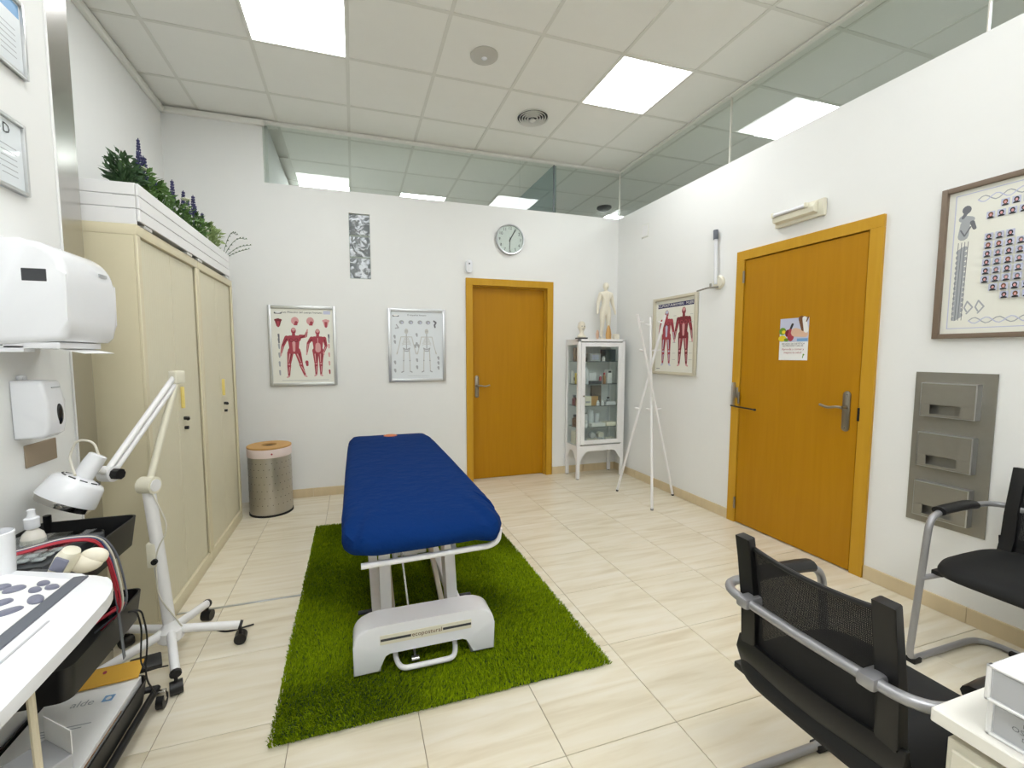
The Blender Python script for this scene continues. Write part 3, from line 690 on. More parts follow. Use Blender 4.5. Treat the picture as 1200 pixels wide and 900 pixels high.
# ------------------------------------------------------------------ wastebasket
wb = thing('wastebasket', 'perforated steel wastebasket with a cork lid beside the cabinet', 'bin', (-3.60, -.30, 0))
obj('body', lathe(NB(), [(.165, .012), (.168, .03), (.168, .5)], 40), 'steel_brushed', wb)
obj('base_ring', lathe(NB(), [(.16, 0), (.172, 0), (.172, .014), (.165, .016)], 40), 'black_rubber', wb)
bm = NB()
for k in range(26):
    for z in (.1, .16, .22, .28, .34, .40, .45):
        a = 2*PI*(k+.5*(int(z*100)//6 % 2))/26
        if math.sin(a) > .35: continue
        c = Vector((.1682*math.cos(a), .1682*math.sin(a), z)); cyl(bm, c, c*1.0+Vector((math.cos(a), math.sin(a), 0))*.0008, .0035, n=6)
o = obj('perforations', bm, 'black', wb, smooth=False); o['kind'] = 'stuff'
obj('rim_band', lathe(NB(), [(.17, .495), (.173, .5), (.173, .56), (.168, .565)], 40, cap=False), 'pink_band', wb)
obj('logo', cyl(NB(), (.045, -.168, .53), (.046, -.1745, .53), .007, n=10), 'ink_red', wb)
obj('lid', lathe(NB(), [(.06, .566), (.17, .566), (.173, .57), (.173, .578), (.168, .582), (.06, .582), (.06, .566)], 40, cap=False), 'cork', wb)
obj('lid_hole', cyl(NB(), (0, 0, .5), (0, 0, .57), .0605, n=24), 'gap_dark', wb)

# ------------------------------------------------------------------ glass vitrine
VX0, VX1, VY0, VY1 = -.648, -.078, -.29, -.016
vt = thing('glass_cabinet', 'white metal glass-door cabinet on legs in the room corner', 'cabinet', ((VX0+VX1)/2, (VY0+VY1)/2, 0))
w, d = (VX1-VX0)/2, (VY1-VY0)/2
for sx in (-1, 1):
    for sy in (-1, 1):
        lg = obj('leg', bx(NB(), min(sx*w, sx*(w-.035)), max(sx*w, sx*(w-.035)), min(sy*d, sy*(d-.03)), max(sy*d, sy*(d-.03)), .006, 1.5, .002, 1), 'white_paint', vt, smooth=False)
        obj('foot_cap', cyl(NB(), (sx*(w-.017), sy*(d-.015), 0), (sx*(w-.017), sy*(d-.015), .01), .014, n=10), 'black_rubber', lg)
obj('top', bx(NB(), -w, w, -d, d, 1.475, 1.502, .003), 'white_paint', vt, smooth=False)
obj('bottom', bx(NB(), -w+.005, w-.005, -d+.008, d-.005, .335, .36, .002, 1), 'white_paint', vt, smooth=False)
def apron(a, b, mt, mat='white_paint'):
    poly = [(a, .36), (b, .36), (b, .20), (b-.02, .215), (b-.075, .29), (b-.10, .30), (a+.10, .30), (a+.075, .29), (a+.02, .215), (a, .20)]
    return prism(NB(), poly, -.004, .004, 0, mt)
RX = Matrix.Rotation(PI/2, 4, 'X')
obj('apron', apron(-w+.03, w-.03, Matrix.Translation((0, -d+.006, 0)) @ RX), 'white_paint', vt, smooth=False)
for s in (-1, 1): obj('apron', apron(-d+.025, d-.025, Matrix.Translation((s*(w-.006), 0, 0)) @ Matrix.Rotation(PI/2, 4, 'Z') @ RX), 'white_paint', vt, smooth=False)
for s in (-1, 1):
    obj('side_pane', bx(NB(), s*(w-.014)-.002, s*(w-.014)+.002, -d+.03, d-.03, .36, 1.475), 'glass_clear', vt, smooth=False)
    obj('side_rail', bx(NB(), s*(w-.012)-.012, s*(w-.012)+.012, -d+.03, d-.03, 1.44, 1.475), 'white_paint', vt, smooth=False)
obj('back_panel', bx(NB(), -w+.03, w-.03, d-.008, d-.004, .36, 1.475), 'white_paint', vt, smooth=False)
dr = obj('door', bx(NB(), -w+.037, -w+.085, -d-.004, -d+.016, .375, 1.465, .002, 1), 'white_paint', vt, smooth=False)
bm = bx(NB(), w-.085, w-.037, -d-.004, -d+.016, .375, 1.465, .002, 1); bx(bm, -w+.085, w-.085, -d-.004, -d+.016, 1.42, 1.465, .002, 1); bx(bm, -w+.085, w-.085, -d-.004, -d+.016, .375, .42, .002, 1)
obj('door_rail', bm, 'white_paint', vt, smooth=False)
obj('door_pane', bx(NB(), -w+.085, w-.085, -d+.004, -d+.008, .42, 1.42), 'glass_clear', vt, smooth=False)
obj('knob', lathe(NB(), [(.004, 0), (.004, .012), (.009, .016), (.009, .024), (.003, .028)], 12, Matrix.Translation((-w+.06, -d-.004, .90)) @ Matrix.Rotation(PI/2, 4, 'X')), 'handle_metal', vt)
SH = [1.265, 1.02, .785, .555]
for z in SH: obj('shelf', bx(NB(), -w+.025, w-.025, -d+.03, d-.012, z-.006, z), 'glass_blue', vt, smooth=False)
vc = Vector(((VX0+VX1)/2, (VY0+VY1)/2, 0))
def vbox(name, label, x0, x1, z, h, mat, y0=-.06, y1=.05, cat='box', spot=None):
    o = obj(name, bx(NB(), x0-(x0+x1)/2, (x1-x0)/2, y0-(y0+y1)/2, (y1-y0)/2, 0, h, .003, 1), mat, loc=(vc.x+(x0+x1)/2, vc.y+(y0+y1)/2, z), smooth=False)
    tag(o, label, cat)
    if spot: obj('label_print', bx(NB(), -(x1-x0)*.3, (x1-x0)*.3, -(y1-y0)/2-.001, -(y1-y0)/2, h*spot[1], h*spot[2]), spot[0], o, smooth=False)
    return o
def vjar(name, label, x, y, z, r, h, mat, cap=None, cat='jar', neck=.6):
    o = obj(name, lathe(NB(), [(r*.95, 0), (r, .004), (r, h*.72), (r*neck, h*.82), (r*neck, h)], 16), mat, loc=(vc.x+x, vc.y+y, z)); tag(o, label, cat)
    if cap: obj('cap', lathe(NB(), [(r*neck*1.15, h*.88), (r*neck*1.15, h*1.06), (r*neck, h*1.08)], 14), cap, o)
    return o
B0 = .36
vbox('box', 'white printed box on the top glass shelf', -.10, .03, SH[0], .085, 'grey_box', spot=('ink_lilac', .2, .8))
vbox('box', 'dark teal box on the top glass shelf', .09, .22, SH[0], .13, 'teal_dark')
vbox('box', 'pale box standing behind the dark teal box on the top shelf', .10, .2, SH[0], .175, 'paper', .06, .1)
vbox('box', 'brown box in the back of the top shelf', -.22, -.10, SH[0], .15, 'cardboard', .05, .1)
vbox('box', 'flat black case at the front of the top shelf', -.21, -.14, SH[0], .04, 'black', -.07, -.02)
vjar('small_jar', 'small white jar next to the teal box on the top shelf', .065, -.06, SH[0], .018, .05, 'white_plastic', 'grey_box')
vjar('spray_bottle', 'tall white bottle on the second shelf', -.13, -.03, SH[1], .028, .21, 'white_plastic', 'grey_box', 'bottle', .4)
vbox('box', 'white device box on the second shelf beside the tall bottle', -.09, .0, SH[1], .12, 'white_plastic', -.02, .05)
vbox('hand_device', 'dark hand-held device lying on the second shelf', -.11, .03, SH[1], .035, 'dark_grey', -.09, -.04, 'device')
vjar('brown_bottle', 'small brown bottle on the second shelf', .09, -.04, SH[1], .017, .11, 'cardboard', 'ink_red', 'bottle')
vjar('red_bottle', 'small reddish bottle on the second shelf', .06, -.01, SH[1], .016, .09, 'ink_red', 'white_plastic', 'bottle')
vbox('box', 'slim white carton with a dark emblem on the second shelf', .13, .19, SH[1], .15, 'paper', -.04, .02, spot=('ink_black', .78, .92))
vbox('box', 'white carton with violet print at the side of the second shelf', -.255, -.20, SH[1], .14, 'paper', .03, .08, spot=('ink_violet', .25, .5))
vbox('box', 'yellow and green carton at the side of the second shelf', -.245, -.215, SH[1], .12, 'ink_yellow', -.02, .01)
vjar('red_tub', 'red capped tub at the side of the second shelf', -.23, -.07, SH[1], .022, .1, 'ink_orange', 'ink_pink')
vbox('box', 'cream carton on the third shelf', -.17, -.08, SH[2], .10, 'plaster', -.07, .0, spot=('ink_grey', .3, .5))
vbox('box', 'orange-brown box on the third shelf', -.06, .025, SH[2], .095, 'wood_figure', -.03, .04)
vbox('box', 'large grey-brown box at the back of the third shelf', .0, .12, SH[2], .21, 'frame_brown', .06, .1)
vjar('small_jar', 'small white jar before the orange-brown box', -.01, -.085, SH[2], .018, .05, 'white_plastic', 'paper')
vjar('small_jar', 'small white jar in the middle of the third shelf', .05, -.08, SH[2], .016, .055, 'white_plastic', 'paper')
vbox('tray', 'low white tray with instruments on the third shelf', .10, .22, SH[2], .035, 'white_plastic', -.08, .0, 'tray')
vjar('dark_jar', 'dark capped jar at the end of the third shelf', .19, .03, SH[2], .02, .07, 'grey_box', 'black')
vbox('box', 'wooden toned box at the side of the third shelf', -.25, -.19, SH[2], .07, 'cardboard', -.08, -.02)
vjar('dark_jar', 'dark brown jar at the side of the third shelf', -.235, .03, SH[2], .025, .1, 'ink_darkred', 'black')
for k, (x, hh_) in enumerate(((-.1, .13), (-.03, .17), (.05, .13))):
    vjar('cup', ['white cup at the left of three on the fourth shelf', 'tallest white cup on the fourth shelf', 'white cup at the right of three on the fourth shelf'][k], x, .03, SH[3], .032, hh_, 'white_plastic', None, 'cup', .95)
vjar('small_jar', 'squat white jar on the fourth shelf', -.16, -.08, SH[3], .028, .065, 'white_plastic', 'paper')
vbox('gauze_pack', 'flat white gauze pack on the fourth shelf', -.09, .08, SH[3], .035, 'paper', -.1, -.02, 'gauze')
vbox('gauze_pack', 'second flat gauze pack on the fourth shelf near the wall', .09, .22, SH[3], .045, 'plaster', -.1, .0, 'gauze')
vjar('brown_jar', 'brown glass jar at the side of the fourth shelf', -.235, .0, SH[3], .035, .12, 'ink_brown', 'black')
RL = [(-.16, -.06, 0), (-.09, -.07, 0), (-.02, -.06, 0), (.06, -.06, 0), (.13, -.05, 0), (.2, -.02, 0), (-.05, -.03, .06), (.06, -.02, .062)]
for k, (x, y, z) in enumerate(RL):
    bm = lathe(NB(), [(.008, -.03), (.03, -.03), (.032, -.026), (.032, .026), (.03, .03), (.008, .03)], 18, Matrix.Rotation(PI/2, 4, 'X'))
    o = obj('bandage_roll', bm, 'plaster' if k % 3 else 'grey_box', loc=(vc.x+x, vc.y+y, B0+.032+z)); tag(o, ('rolled bandage stacked on top of other rolls in the glass cabinet' if z else 'greyish bandage roll lying on the floor of the glass cabinet' if k % 3 == 0 else 'cream bandage roll lying on the floor of the glass cabinet'), 'bandage', 'bandage rolls in the glass cabinet')
vbox('box', 'cream box on the floor of the glass cabinet near the door frame side', -.25, -.19, B0, .14, 'plaster', -.02, .07)
vbox('box', 'dark flat box on the floor of the glass cabinet', -.24, -.2, B0, .03, 'ink_brown', -.1, -.04)

# figures on top of the vitrine
def skin_obj(name, pts, edges, radii, mat, loc, root=0, sub=2):
    me = bpy.data.meshes.new(name); me.from_pydata(pts, edges, []); o = bpy.data.objects.new(name, me); COL.objects.link(o); o.location = loc
    me.materials.append(MATS[mat]); o.modifiers.new('skin', 'SKIN').use_smooth_shade = True
    if not me.skin_vertices:
        bpy.context.view_layer.objects.active = o
    sv = me.skin_vertices[0].data if me.skin_vertices else None
    for i, r in enumerate(radii): sv[i].radius = (r, r) if not hasattr(r, '__len__') else r; sv[i].use_root = (i == root)
    s = o.modifiers.new('sub', 'SUBSURF'); s.levels = sub; s.render_levels = sub
    bpy.context.view_layer.update(); dg = bpy.context.evaluated_depsgraph_get()
    m2 = bpy.data.meshes.new_from_object(o.evaluated_get(dg)); o.modifiers.clear(); o.data = m2; bpy.data.meshes.remove(me)
    return o
S = .60
def sc(L): return [(x*S, y*S, z*S) for x, y, z in L]
pts = sc([(0, 0, .52), (0, 0, .60), (0, 0, .70), (0, -.005, .79), (0, 0, .845), (0, 0, .885),
          (.055, 0, .47), (.065, -.005, .27), (.075, .01, .05), (.085, -.05, .02), (-.055, 0, .47), (-.065, -.005, .27), (-.075, .01, .05), (-.085, -.05, .02),
          (.105, 0, .80), (.15, .01, .64), (.18, -.03, .49), (.185, -.04, .43), (-.105, 0, .80), (-.15, .01, .64), (-.18, -.03, .49), (-.185, -.04, .43)])
ed = [(0, 1), (1, 2), (2, 3), (3, 4), (4, 5), (0, 6), (6, 7), (7, 8), (8, 9), (0, 10), (10, 11), (11, 12), (12, 13), (3, 14), (14, 15), (15, 16), (16, 17), (3, 18), (18, 19), (19, 20), (20, 21)]
rad = [.075, .07, .078, .075, .035, .033, .065, .042, .026, .018, .065, .042, .026, .018, .048, .033, .022, .018, .048, .033, .022, .018]
rad = [r*S for r in rad]
FX, FY = -.245, -.15
fg = thing('acupuncture_figure', 'white standing acupuncture figurine on the glass cabinet', 'figurine', (FX, FY, 1.503))
bdy = skin_obj('body', pts, ed, rad, 'plaster', (0, 0, .012)); bdy.parent = fg
bm = NB(); sph(bm, (0, 0, .94*S), (.052*S, .058*S, .072*S), 16, 12); sph(bm, (0, -.052*S, .93*S), (.009*S, .012*S, .014*S), 8, 6)
for s in (-1, 1): sph(bm, (s*.045*S, 0, .935*S), (.008*S, .014*S, .02*S), 8, 6)
hd = obj('head', bm, 'plaster', fg, loc=(0, 0, .012))
bm = NB()
for s in (-1, 1): sph(bm, (s*.017*S, -.048*S, .945*S), (.007*S, .004*S, .005*S), 8, 6)
bx(bm, -.014*S, .014*S, -.05*S, -.046*S, .902*S, .906*S); obj('face_marks', bm, 'ink_dgrey', hd)
obj('stand', bx(NB(), -.075, .075, -.05, .05, 0, .012, .002, 1), 'plaster', fg, smooth=False)
bm = NB()
for k in range(9):
    for s in (-1, 1): cyl(bm, (s*.03*S, -.078*S+.02*abs(k-4)*.01, (.56+.03*k)*S+.012), (s*.03*S, -.083*S, (.56+.03*k)*S+.012), .0014, n=6)
obj('point_marks', bm, 'ink_dgrey', fg)
bu = thing('head_bust', 'small cream head bust on a black base on the glass cabinet', 'figurine', (-.535, -.15, 1.503))
obj('base', bx(NB(), -.055, .055, -.04, .04, 0, .018, .002, 1), 'black', bu, smooth=False)
bm = lathe(NB(), [(.046, .018), (.05, .03), (.032, .05), (.021, .065), (.021, .085), (.03, .098), (.041, .125), (.042, .15), (.034, .178), (.015, .192)], 20, Matrix.Diagonal((1, .85, 1, 1)))
sph(bm, (0, -.038, .125), (.007, .009, .012), 8, 6)
for s in (-1, 1): sph(bm, (s*.042, 0, .13), (.006, .01, .016), 8, 6)
hb = obj('head', bm, 'plaster', bu)
bm = NB()
for s in (-1, 1): sph(bm, (s*.015, -.034, .138), (.007, .004, .004), 8, 6)
bx(bm, -.012, .012, -.036, -.032, .103, .106); obj('face_marks', bm, 'ink_dgrey', hb)
o = obj('ear_model', lathe(NB(), [(.012, 0), (.017, .03), (.018, .06), (.012, .09), (.004, .1)], 12, Matrix.Diagonal((1, .6, 1, 1))), 'ink_skin', loc=(-.365, -.19, 1.503)); tag(o, 'small skin-coloured ear model standing by the white figurine', 'model')
o = obj('foot_model', lathe(NB(), [(.03, 0), (.034, .05), (.026, .10), (.012, .14), (.004, .15)], 14, Matrix.Diagonal((1, .6, 1, 1))), 'wood_figure', loc=(-.25, -.225, 1.503)); tag(o, 'brown wooden carved piece between the figurine legs', 'ornament')
o = obj('hand_model', prism(NB(), [(-.03, -.02), (.03, -.02), (.035, .02), (-.03, .025)], 0, .06, .006), 'plaster', loc=(-.125, -.18, 1.503)); tag(o, 'low cream block model beside the white figurine', 'model')

# ------------------------------------------------------------------ coat rack
cr_ = thing('coat_rack', 'white three-pole coat rack with pegs by the right wall', 'coat rack', (-.31, -1.02, 0))
poles = [((-.456, -.746), (-.235, -1.10, 1.69), (1, 1)), ((-.472, -1.29), (-.13, -.76, 1.70), (1, -1)), ((-.028, -1.02), (-.50, -1.06, 1.69), (-1, 1))]
for (fx, fy), tp, sg in poles:
    p0 = Vector((fx+.31, fy+1.02, .006)); p1 = Vector((tp[0]+.31, tp[1]+1.02, tp[2])); dv = p1-p0
    pole = obj('pole', tube(NB(), [p0, p1], .0115, 12), 'white_paint', cr_)
    obj('foot_cap', cyl(NB(), (p0.x, p0.y, 0), p0+dv*.006, .012, n=12), 'black_rubber', pole)
    for z, sgn in ((.83, -1), (1.37, 1), (1.62, -1)):
        q = p0+dv*(z/p1.z); dirv = Vector((1, -.3, 0))*(sgn*sg[0])
        obj('peg', tube(NB(), [q, q+dirv*.045+Vector((0, 0, .010))], .007, 8), 'white_paint', pole)

# ------------------------------------------------------------------ framed posters
def framed(name, label, cat, loc, rz, w, h, fw_, fmat, pmat, depth=.02):
    t = thing(name, label, cat, loc, rz)
    obj('backing', bx(NB(), 0, w, -.008, -.001, 0, h), pmat, t, smooth=False)
    for a in ((0, fw_, 0, h), (w-fw_, w, 0, h), (fw_, w-fw_, 0, fw_), (fw_, w-fw_, h-fw_, h)):
        obj('frame_strip', bx(NB(), a[0], a[1], -depth, -.001, a[2], a[3], .003, 2), fmat, t)
    return t
# muscles
t = framed('muscle_poster', 'silver-framed poster of two red muscle figures on the back wall', 'poster', (-3.622, 0, 1.058), 0, .578, .733, .028, 'frame_silver', 'poster_paper')
p = Print()
p.rect(.03, .548, .03, .703, 'poster_paper')
p.man(.21, .075, .46, pose='raise'); p.man(.415, .085, .44, pose='turn', back=True)
for x, m in ((.085, 'ink_darkred'), (.49, 'ink_pink')): p.cap(x, .59, .026, x, .555, .016, m); p.cap(x, .59, .012, x, .545, .009, 'ink_red' if m != 'ink_pink' else 'ink_red'); p.cap(x-.022, .6, .01, x+.022, .6, .01, m)
for x in (.225, .355): p.ell(x, .595, .033, .036, 'ink_pink'); p.ell(x+.010, .578, .014, .016, 'ink_red'); p.rect(x-.01, x+.02, .555, .57, 'ink_red')
for k, z in enumerate((.47, .43, .38, .30, .22, .14)):
    p.cap(.085, z, .008, .087, z-.035, .006, 'ink_dgrey' if k < 2 else 'ink_grey'); p.cap(.51, z, .008, .512, z-.03, .006, ('ink_dgrey', 'ink_grey', 'ink_pink', 'ink_pink', 'ink_pink', 'ink_red')[k])
p.cap(.315, .22, .014, .318, .19, .01, 'ink_red'); p.rect(.1, .5, .05, .053, 'ink_grey'); p.cap(.06, .665, .008, .11, .665, .008, 'ink_black'); p.ell(.085, .67, .026, .008, 'ink_white'); p.rect(.47, .53, .66, .69, 'ink_lilac')
p.build(t, loc=(0, -.008, 0)); text(t, 'Los Músculos del cuerpo humano', .025, .29, .672, 'ink_black', y=-.0105)
# skeleton
t = framed('skeleton_poster', 'silver-framed poster of two pale skeletons next to the back door', 'poster', (-2.567, 0, 1.075), 0, .564, .717, .028, 'alu', 'poster_paper_blue')
p = Print(); p.rect(.03, .534, .03, .687, 'poster_paper_blue'); p.skeleton(.175, .085, .44, 'ink_bone', 'ink_grey'); p.skeleton(.375, .085, .44, 'ink_bone', 'ink_grey')
for k, x in enumerate((.13, .22, .31, .39)): p.ell(x, .585, .024, .02, 'ink_grey'); p.ell(x+.006, .58, .01, .008, 'ink_lilac')
p.line([(.45, .6), (.47, .585), (.455, .56), (.46, .54)], .008, 'ink_dgrey'); p.line([(.08, .56), (.1, .53), (.07, .525)], .005, 'ink_grey')
for x, z in ((.06, .45), (.062, .4), (.06, .2), (.06, .12), (.49, .24), (.49, .19), (.49, .14), (.275, .47), (.275, .38), (.26, .36), (.29, .36), (.275, .22), (.275, .15)): p.cap(x, z, .011, x+.004, z-.02, .007, 'ink_grey')
p.cap(.05, .645, .006, .1, .645, .006, 'ink_black'); p.ell(.075, .65, .024, .008, 'ink_white'); p.rect(.18, .4, .055, .057, 'ink_grey')
p.build(t, loc=(0, -.008, 0)); text(t, 'El esqueleto humano', .022, .28, .655, 'ink_dgrey', y=-.0105)
# acupuncture poster on the right wall
t = framed('acupuncture_poster', 'cream-framed poster of two red standing figures on the right wall', 'poster', (0, -.665, 1.148), -PI/2, .575, .735, .026, 'frame_cream', 'poster_paper', .03)
p = Print(); p.rect(.03, .545, .03, .70, 'poster_paper'); p.rect(.055, .525, .635, .675, 'ink_navy')
p.man(.18, .075, .54, pale='ink_lilac'); p.man(.405, .075, .55, main='ink_darkred', dark='ink_red', pale='ink_pink')
for z in (.55, .48, .3, .2, .14):
    for x in (.29, .5): p.rect(x-.02, x+.02, z, z+.003, 'ink_grey')
p.rect(.05, .1, .05, .055, 'ink_dgrey')
p.build(t, loc=(0, -.008, 0)); text(t, 'ACUPUNTURA', .036, .165, .655, 'ink_white', y=-.0105); text(t, 'HOMBRE · MUJER', .032, .40, .655, 'ink_white', y=-.0105)
# graduation picture
t = framed('graduation_picture', 'large brown-framed class picture with rows of small portraits', 'picture', (0, -2.866, 1.418), -PI/2, 1.0, .745, .024, 'frame_brown', 'poster_paper', .028)
p = Print(); p.rect(.024, .976, .024, .721, 'poster_paper'); p.line([(.05, .05), (.95, .05), (.95, .70), (.05, .70), (.05, .05)], .002, 'ink_lilac')
for sx in (0, 1):
    f = (lambda x: x) if sx == 0 else (lambda x: 1-x)
    for k in range(14):
        z = .10+.025*k; p.cap(f(.075), z, .012, f(.095), z+.015, .011, 'ink_grey'); 
    for q in (.066, .078, .09, .102): p.line([(f(q), .09), (f(q+.004), .47)], .0012, 'ink_dgrey')
    p.cap(f(.085), .50, .02, f(.09), .56, .018, 'ink_grey'); p.ell(f(.092), .625, .017, .02, 'ink_dgrey'); p.cap(f(.08), .585, .016, f(.11), .575, .014, 'ink_grey'); p.cap(f(.115), .56, .009, f(.125), .53, .007, 'ink_dgrey')
    p.cap(f(.09), .61, .008, f(.08), .59, .006, 'ink_dgrey'); p.line([(f(.075), .53), (f(.09), .5), (f(.11), .54)], .003, 'ink_dgrey')
    for c in (.12, .16): p.line([(f(c), .12), (f(c+.02), .15), (f(c), .18), (f(c-.01), .15), (f(c), .13)], .003, 'ink_grey')
    for zz in (.66, .085): p.line([(f(.13+.012*i), zz+.014*math.sin(i*.9)) for i in range(20)], .0022, 'ink_grey'); p.line([(f(.13+.012*i), zz+.014*math.sin(i*.9+PI)) for i in range(20)], .0022, 'ink_lilac')
def portrait(x, z):
    p.rect(x, x+.028, z, z+.032, 'ink_lilac'); p.cap(x+.008, z+.004, .004, x+.02, z+.004, .004, 'ink_black'); p.ell(x+.014, z+.018, .0085, .011, random.choice(['ink_black', 'ink_brown', 'ink_dgrey'])); p.ell(x+.014, z+.016, .0045, .0065, 'ink_pink'); p.cap(x+.006, z+.003, .003, x+.022, z+.003, .003, 'ink_black')
for z, x0, n in ((.605, .21, 16), (.56, .165, 19), (.46, .165, 3), (.42, .165, 19), (.38, .165, 19), (.34, .165, 19), (.30, .165, 19), (.26, .165, 19), (.22, .195, 17), (.18, .235, 15)):
    for k in range(n): portrait(x0+.0355*k, z)
p.build(t, loc=(0, -.008, 0))
# certificates on the pier
for nm, z0, h, lab, blue in (('certificate', 2.285, .25, 'upper silver-framed certificate with a blue header on the pier', True), ('certificate', 1.885, .235, 'lower silver-framed certificate with black lettering on the pier', False)):
    yr = -2.365 if blue else -2.405
    t = framed(nm, lab, 'certificate', (XP, yr-.33, z0), PI/2, .33, h, .012, 'frame_silver', 'poster_paper_blue', .018)
    p = Print(); p.rect(.014, .316, .014, h-.014, 'poster_paper_blue')
    if blue: p.rect(.016, .314, h-.06, h-.016, 'ink_blue')
    for k in range(6): p.rect(.04, .2+.015*(k % 3), h*.2+k*.018, h*.2+k*.018+.003, 'ink_grey'); p.rect(.22, .29, h*.2+k*.018, h*.2+k*.018+.003, 'ink_grey')
    p.build(t, loc=(0, -.008, 0))
    if not blue: text(t, 'D', .045, .25, h-.045, 'ink_black', y=-.0095)

# ------------------------------------------------------------------ small things on the walls
ck = thing('wall_clock', 'round silver-rimmed wall clock above the back door', 'clock', (-1.311, 0, 2.531))
RXm = Matrix.Rotation(PI/2, 4, 'X')
obj('rim', lathe(NB(), [(.15, 0), (.157, .004), (.157, .03), (.15, .038), (.142, .036), (.142, .02)], 40, RXm, cap=False), 'alu', ck)
fc = obj('face', cyl(NB(), (0, -.001, 0), (0, -.02, 0), .145, n=40), 'paper', ck)
for k in range(1, 13):
    a = PI/2-2*PI*k/12; text(fc, str(k), .042, .115*math.cos(a), .115*math.sin(a), 'ink_black', y=-.0206, name='numeral')
def hand(ang, l, w):
    a = PI/2-ang; p = Print(); p.line([(-.02*math.cos(a), -.02*math.sin(a)), (l*math.cos(a), l*math.sin(a))], w, 'ink_black'); return p
hand(math.radians(183), .098, .0032).build(ck, 'hand', (0, -.022, 0)); hand(math.radians(29), .11, .0042).build(ck, 'hand', (0, -.024, 0))
obj('pin', cyl(NB(), (0, -.02, 0), (0, -.027, 0), .007, n=12), 'black', ck)
obj('glass', cyl(NB(), (0, -.031, 0), (0, -.033, 0), .143, n=40), 'glass_clear', ck)
se = thing('motion_sensor', 'small white motion sensor above the back door frame', 'sensor', (-1.752, 0, 2.17))
obj('body', prism(NB(), rrect(-.032, .032, 0, .125, .022), 0, .035, .01, RXm), 'white_plastic', se); sph_ = sph(NB(), (0, -.034, .088), (.008, .005, .008)); obj('lens', sph_, 'black', se)
el = thing('emergency_light', 'cream emergency light with a bare tube above the right door', 'lamp', (0, -1.95, 2.222), -PI/2)
obj('base', bx(NB(), 0, .335, -.03, 0, 0, .108, .006), 'cream_plastic', el)
obj('housing', prism(NB(), [(-.03, .02), (-.07, .03), (-.075, .06), (-.05, .095), (-.03, .098)], .015, .30, .005, Matrix(((0, 0, 1, 0), (1, 0, 0, 0), (0, 1, 0, 0), (0, 0, 0, 1)))), 'lamp_cream', el)
obj('tube', cyl(NB(), (.03, -.078, .078), (.25, -.078, .078), .012, n=14), 'tube_lamp', el)
bm = bx(NB(), .018, .032, -.09, -.06, .062, .094, .003); bx(bm, .248, .262, -.09, -.06, .062, .094, .003); obj('socket', bm, 'cream_plastic', el)
ar = thing('folding_wall_arm', 'folded white wall arm with grey tip and round base', 'wall arm', (0, -1.44, 1.87), -PI/2)
obj('disc', lathe(NB(), [(.055, 0), (.055, .015), (.045, .024), (.01, .026)], 28, Matrix.Translation((.015, 0, .06)) @ RXm), 'cream_plastic', ar)
obj('rod', tube(NB(), [(.008, -.035, .045), (-.012, -.03, .42)], .013, 12), 'white_plastic', ar)
obj('tip', tube(NB(), [(-.012, -.03, .41), (-.016, -.03, .485)], .019, 12), 'plastic_grey', ar)
bm = tube(NB(), [(.03, -.03, .02), (-.06, -.05, .024), (-.175, -.05, .012)], .007, 8); cyl(bm, (-.035, -.045, .02), (-.035, -.045, .055), .008, n=10); obj('bracket', bm, 'steel_plate', ar)
sw = obj('switch_plate', bx(NB(), -.055, .055, -.008, 0, -.065, .065, .004), 'trim_white', loc=(0, -.48, 2.60), rot=(0, 0, -PI/2)); tag(sw, 'blank white cover plate high on the right wall', 'plate')
obj('cover', bx(NB(), -.045, .045, -.011, -.008, -.055, .055, .002, 1), 'white_paint', sw)
# flyer on the right door
fl = thing('flyer', 'white flyer with vegetables and clinic text taped on the right door', 'flyer', (-.0085, -2.014, 1.299), -PI/2)
obj('sheet', bx(NB(), 0, .202, -.001, 0, 0, .287), 'paper', fl, smooth=False)
p = Print(); p.rect(0, .202, .125, .287, 'ink_lilac'); p.rect(.0, .202, .0, .125, 'paper')
p.ell(.02, .2, .026, .026, 'ink_green'); p.ell(.028, .195, .014, .012, 'ink_yellow'); p.ell(.02, .15, .03, .022, 'ink_yellow'); p.ell(.05, .14, .018, .012, 'ink_green')
p.ell(.06, .185, .022, .026, 'ink_darkred'); p.ell(.08, .165, .024, .036, 'ink_red'); p.ell(.075, .2, .012, .02, 'ink_red'); p.cap(.08, .22, .008, .09, .245, .008, 'ink_black')
p.cap(.11, .19, .03, .18, .175, .02, 'ink_skin'); p.cap(.15, .28, .02, .165, .21, .014, 'ink_brown'); p.cap(.17, .28, .014, .185, .2, .016, 'paper'); p.rect(.125, .2, .128, .148, 'ink_blue'); p.cap(.195, .285, .006, .185, .26, .004, 'ink_brown')
p.rect(.155, .19, .01, .05, 'ink_white'); p.cap(.17, .018, .003, .174, .036, .003, 'ink_green'); p.ell(.176, .038, .006, .006, 'ink_green')
p.build(fl, loc=(0, -.001, 0))
for s, z, sz, m in (('SERVICIO DE DIETÉTICA', .112, .015, 'ink_black'), ('NUTRICIÓN Y SALUD', .098, .015, 'ink_black'), ('Aprende a comer y', .075, .02, 'ink_red'), ('mejora tu salud', .052, .02, 'ink_red')):
    text(fl, s, sz, .1, z, m, y=-.0035)
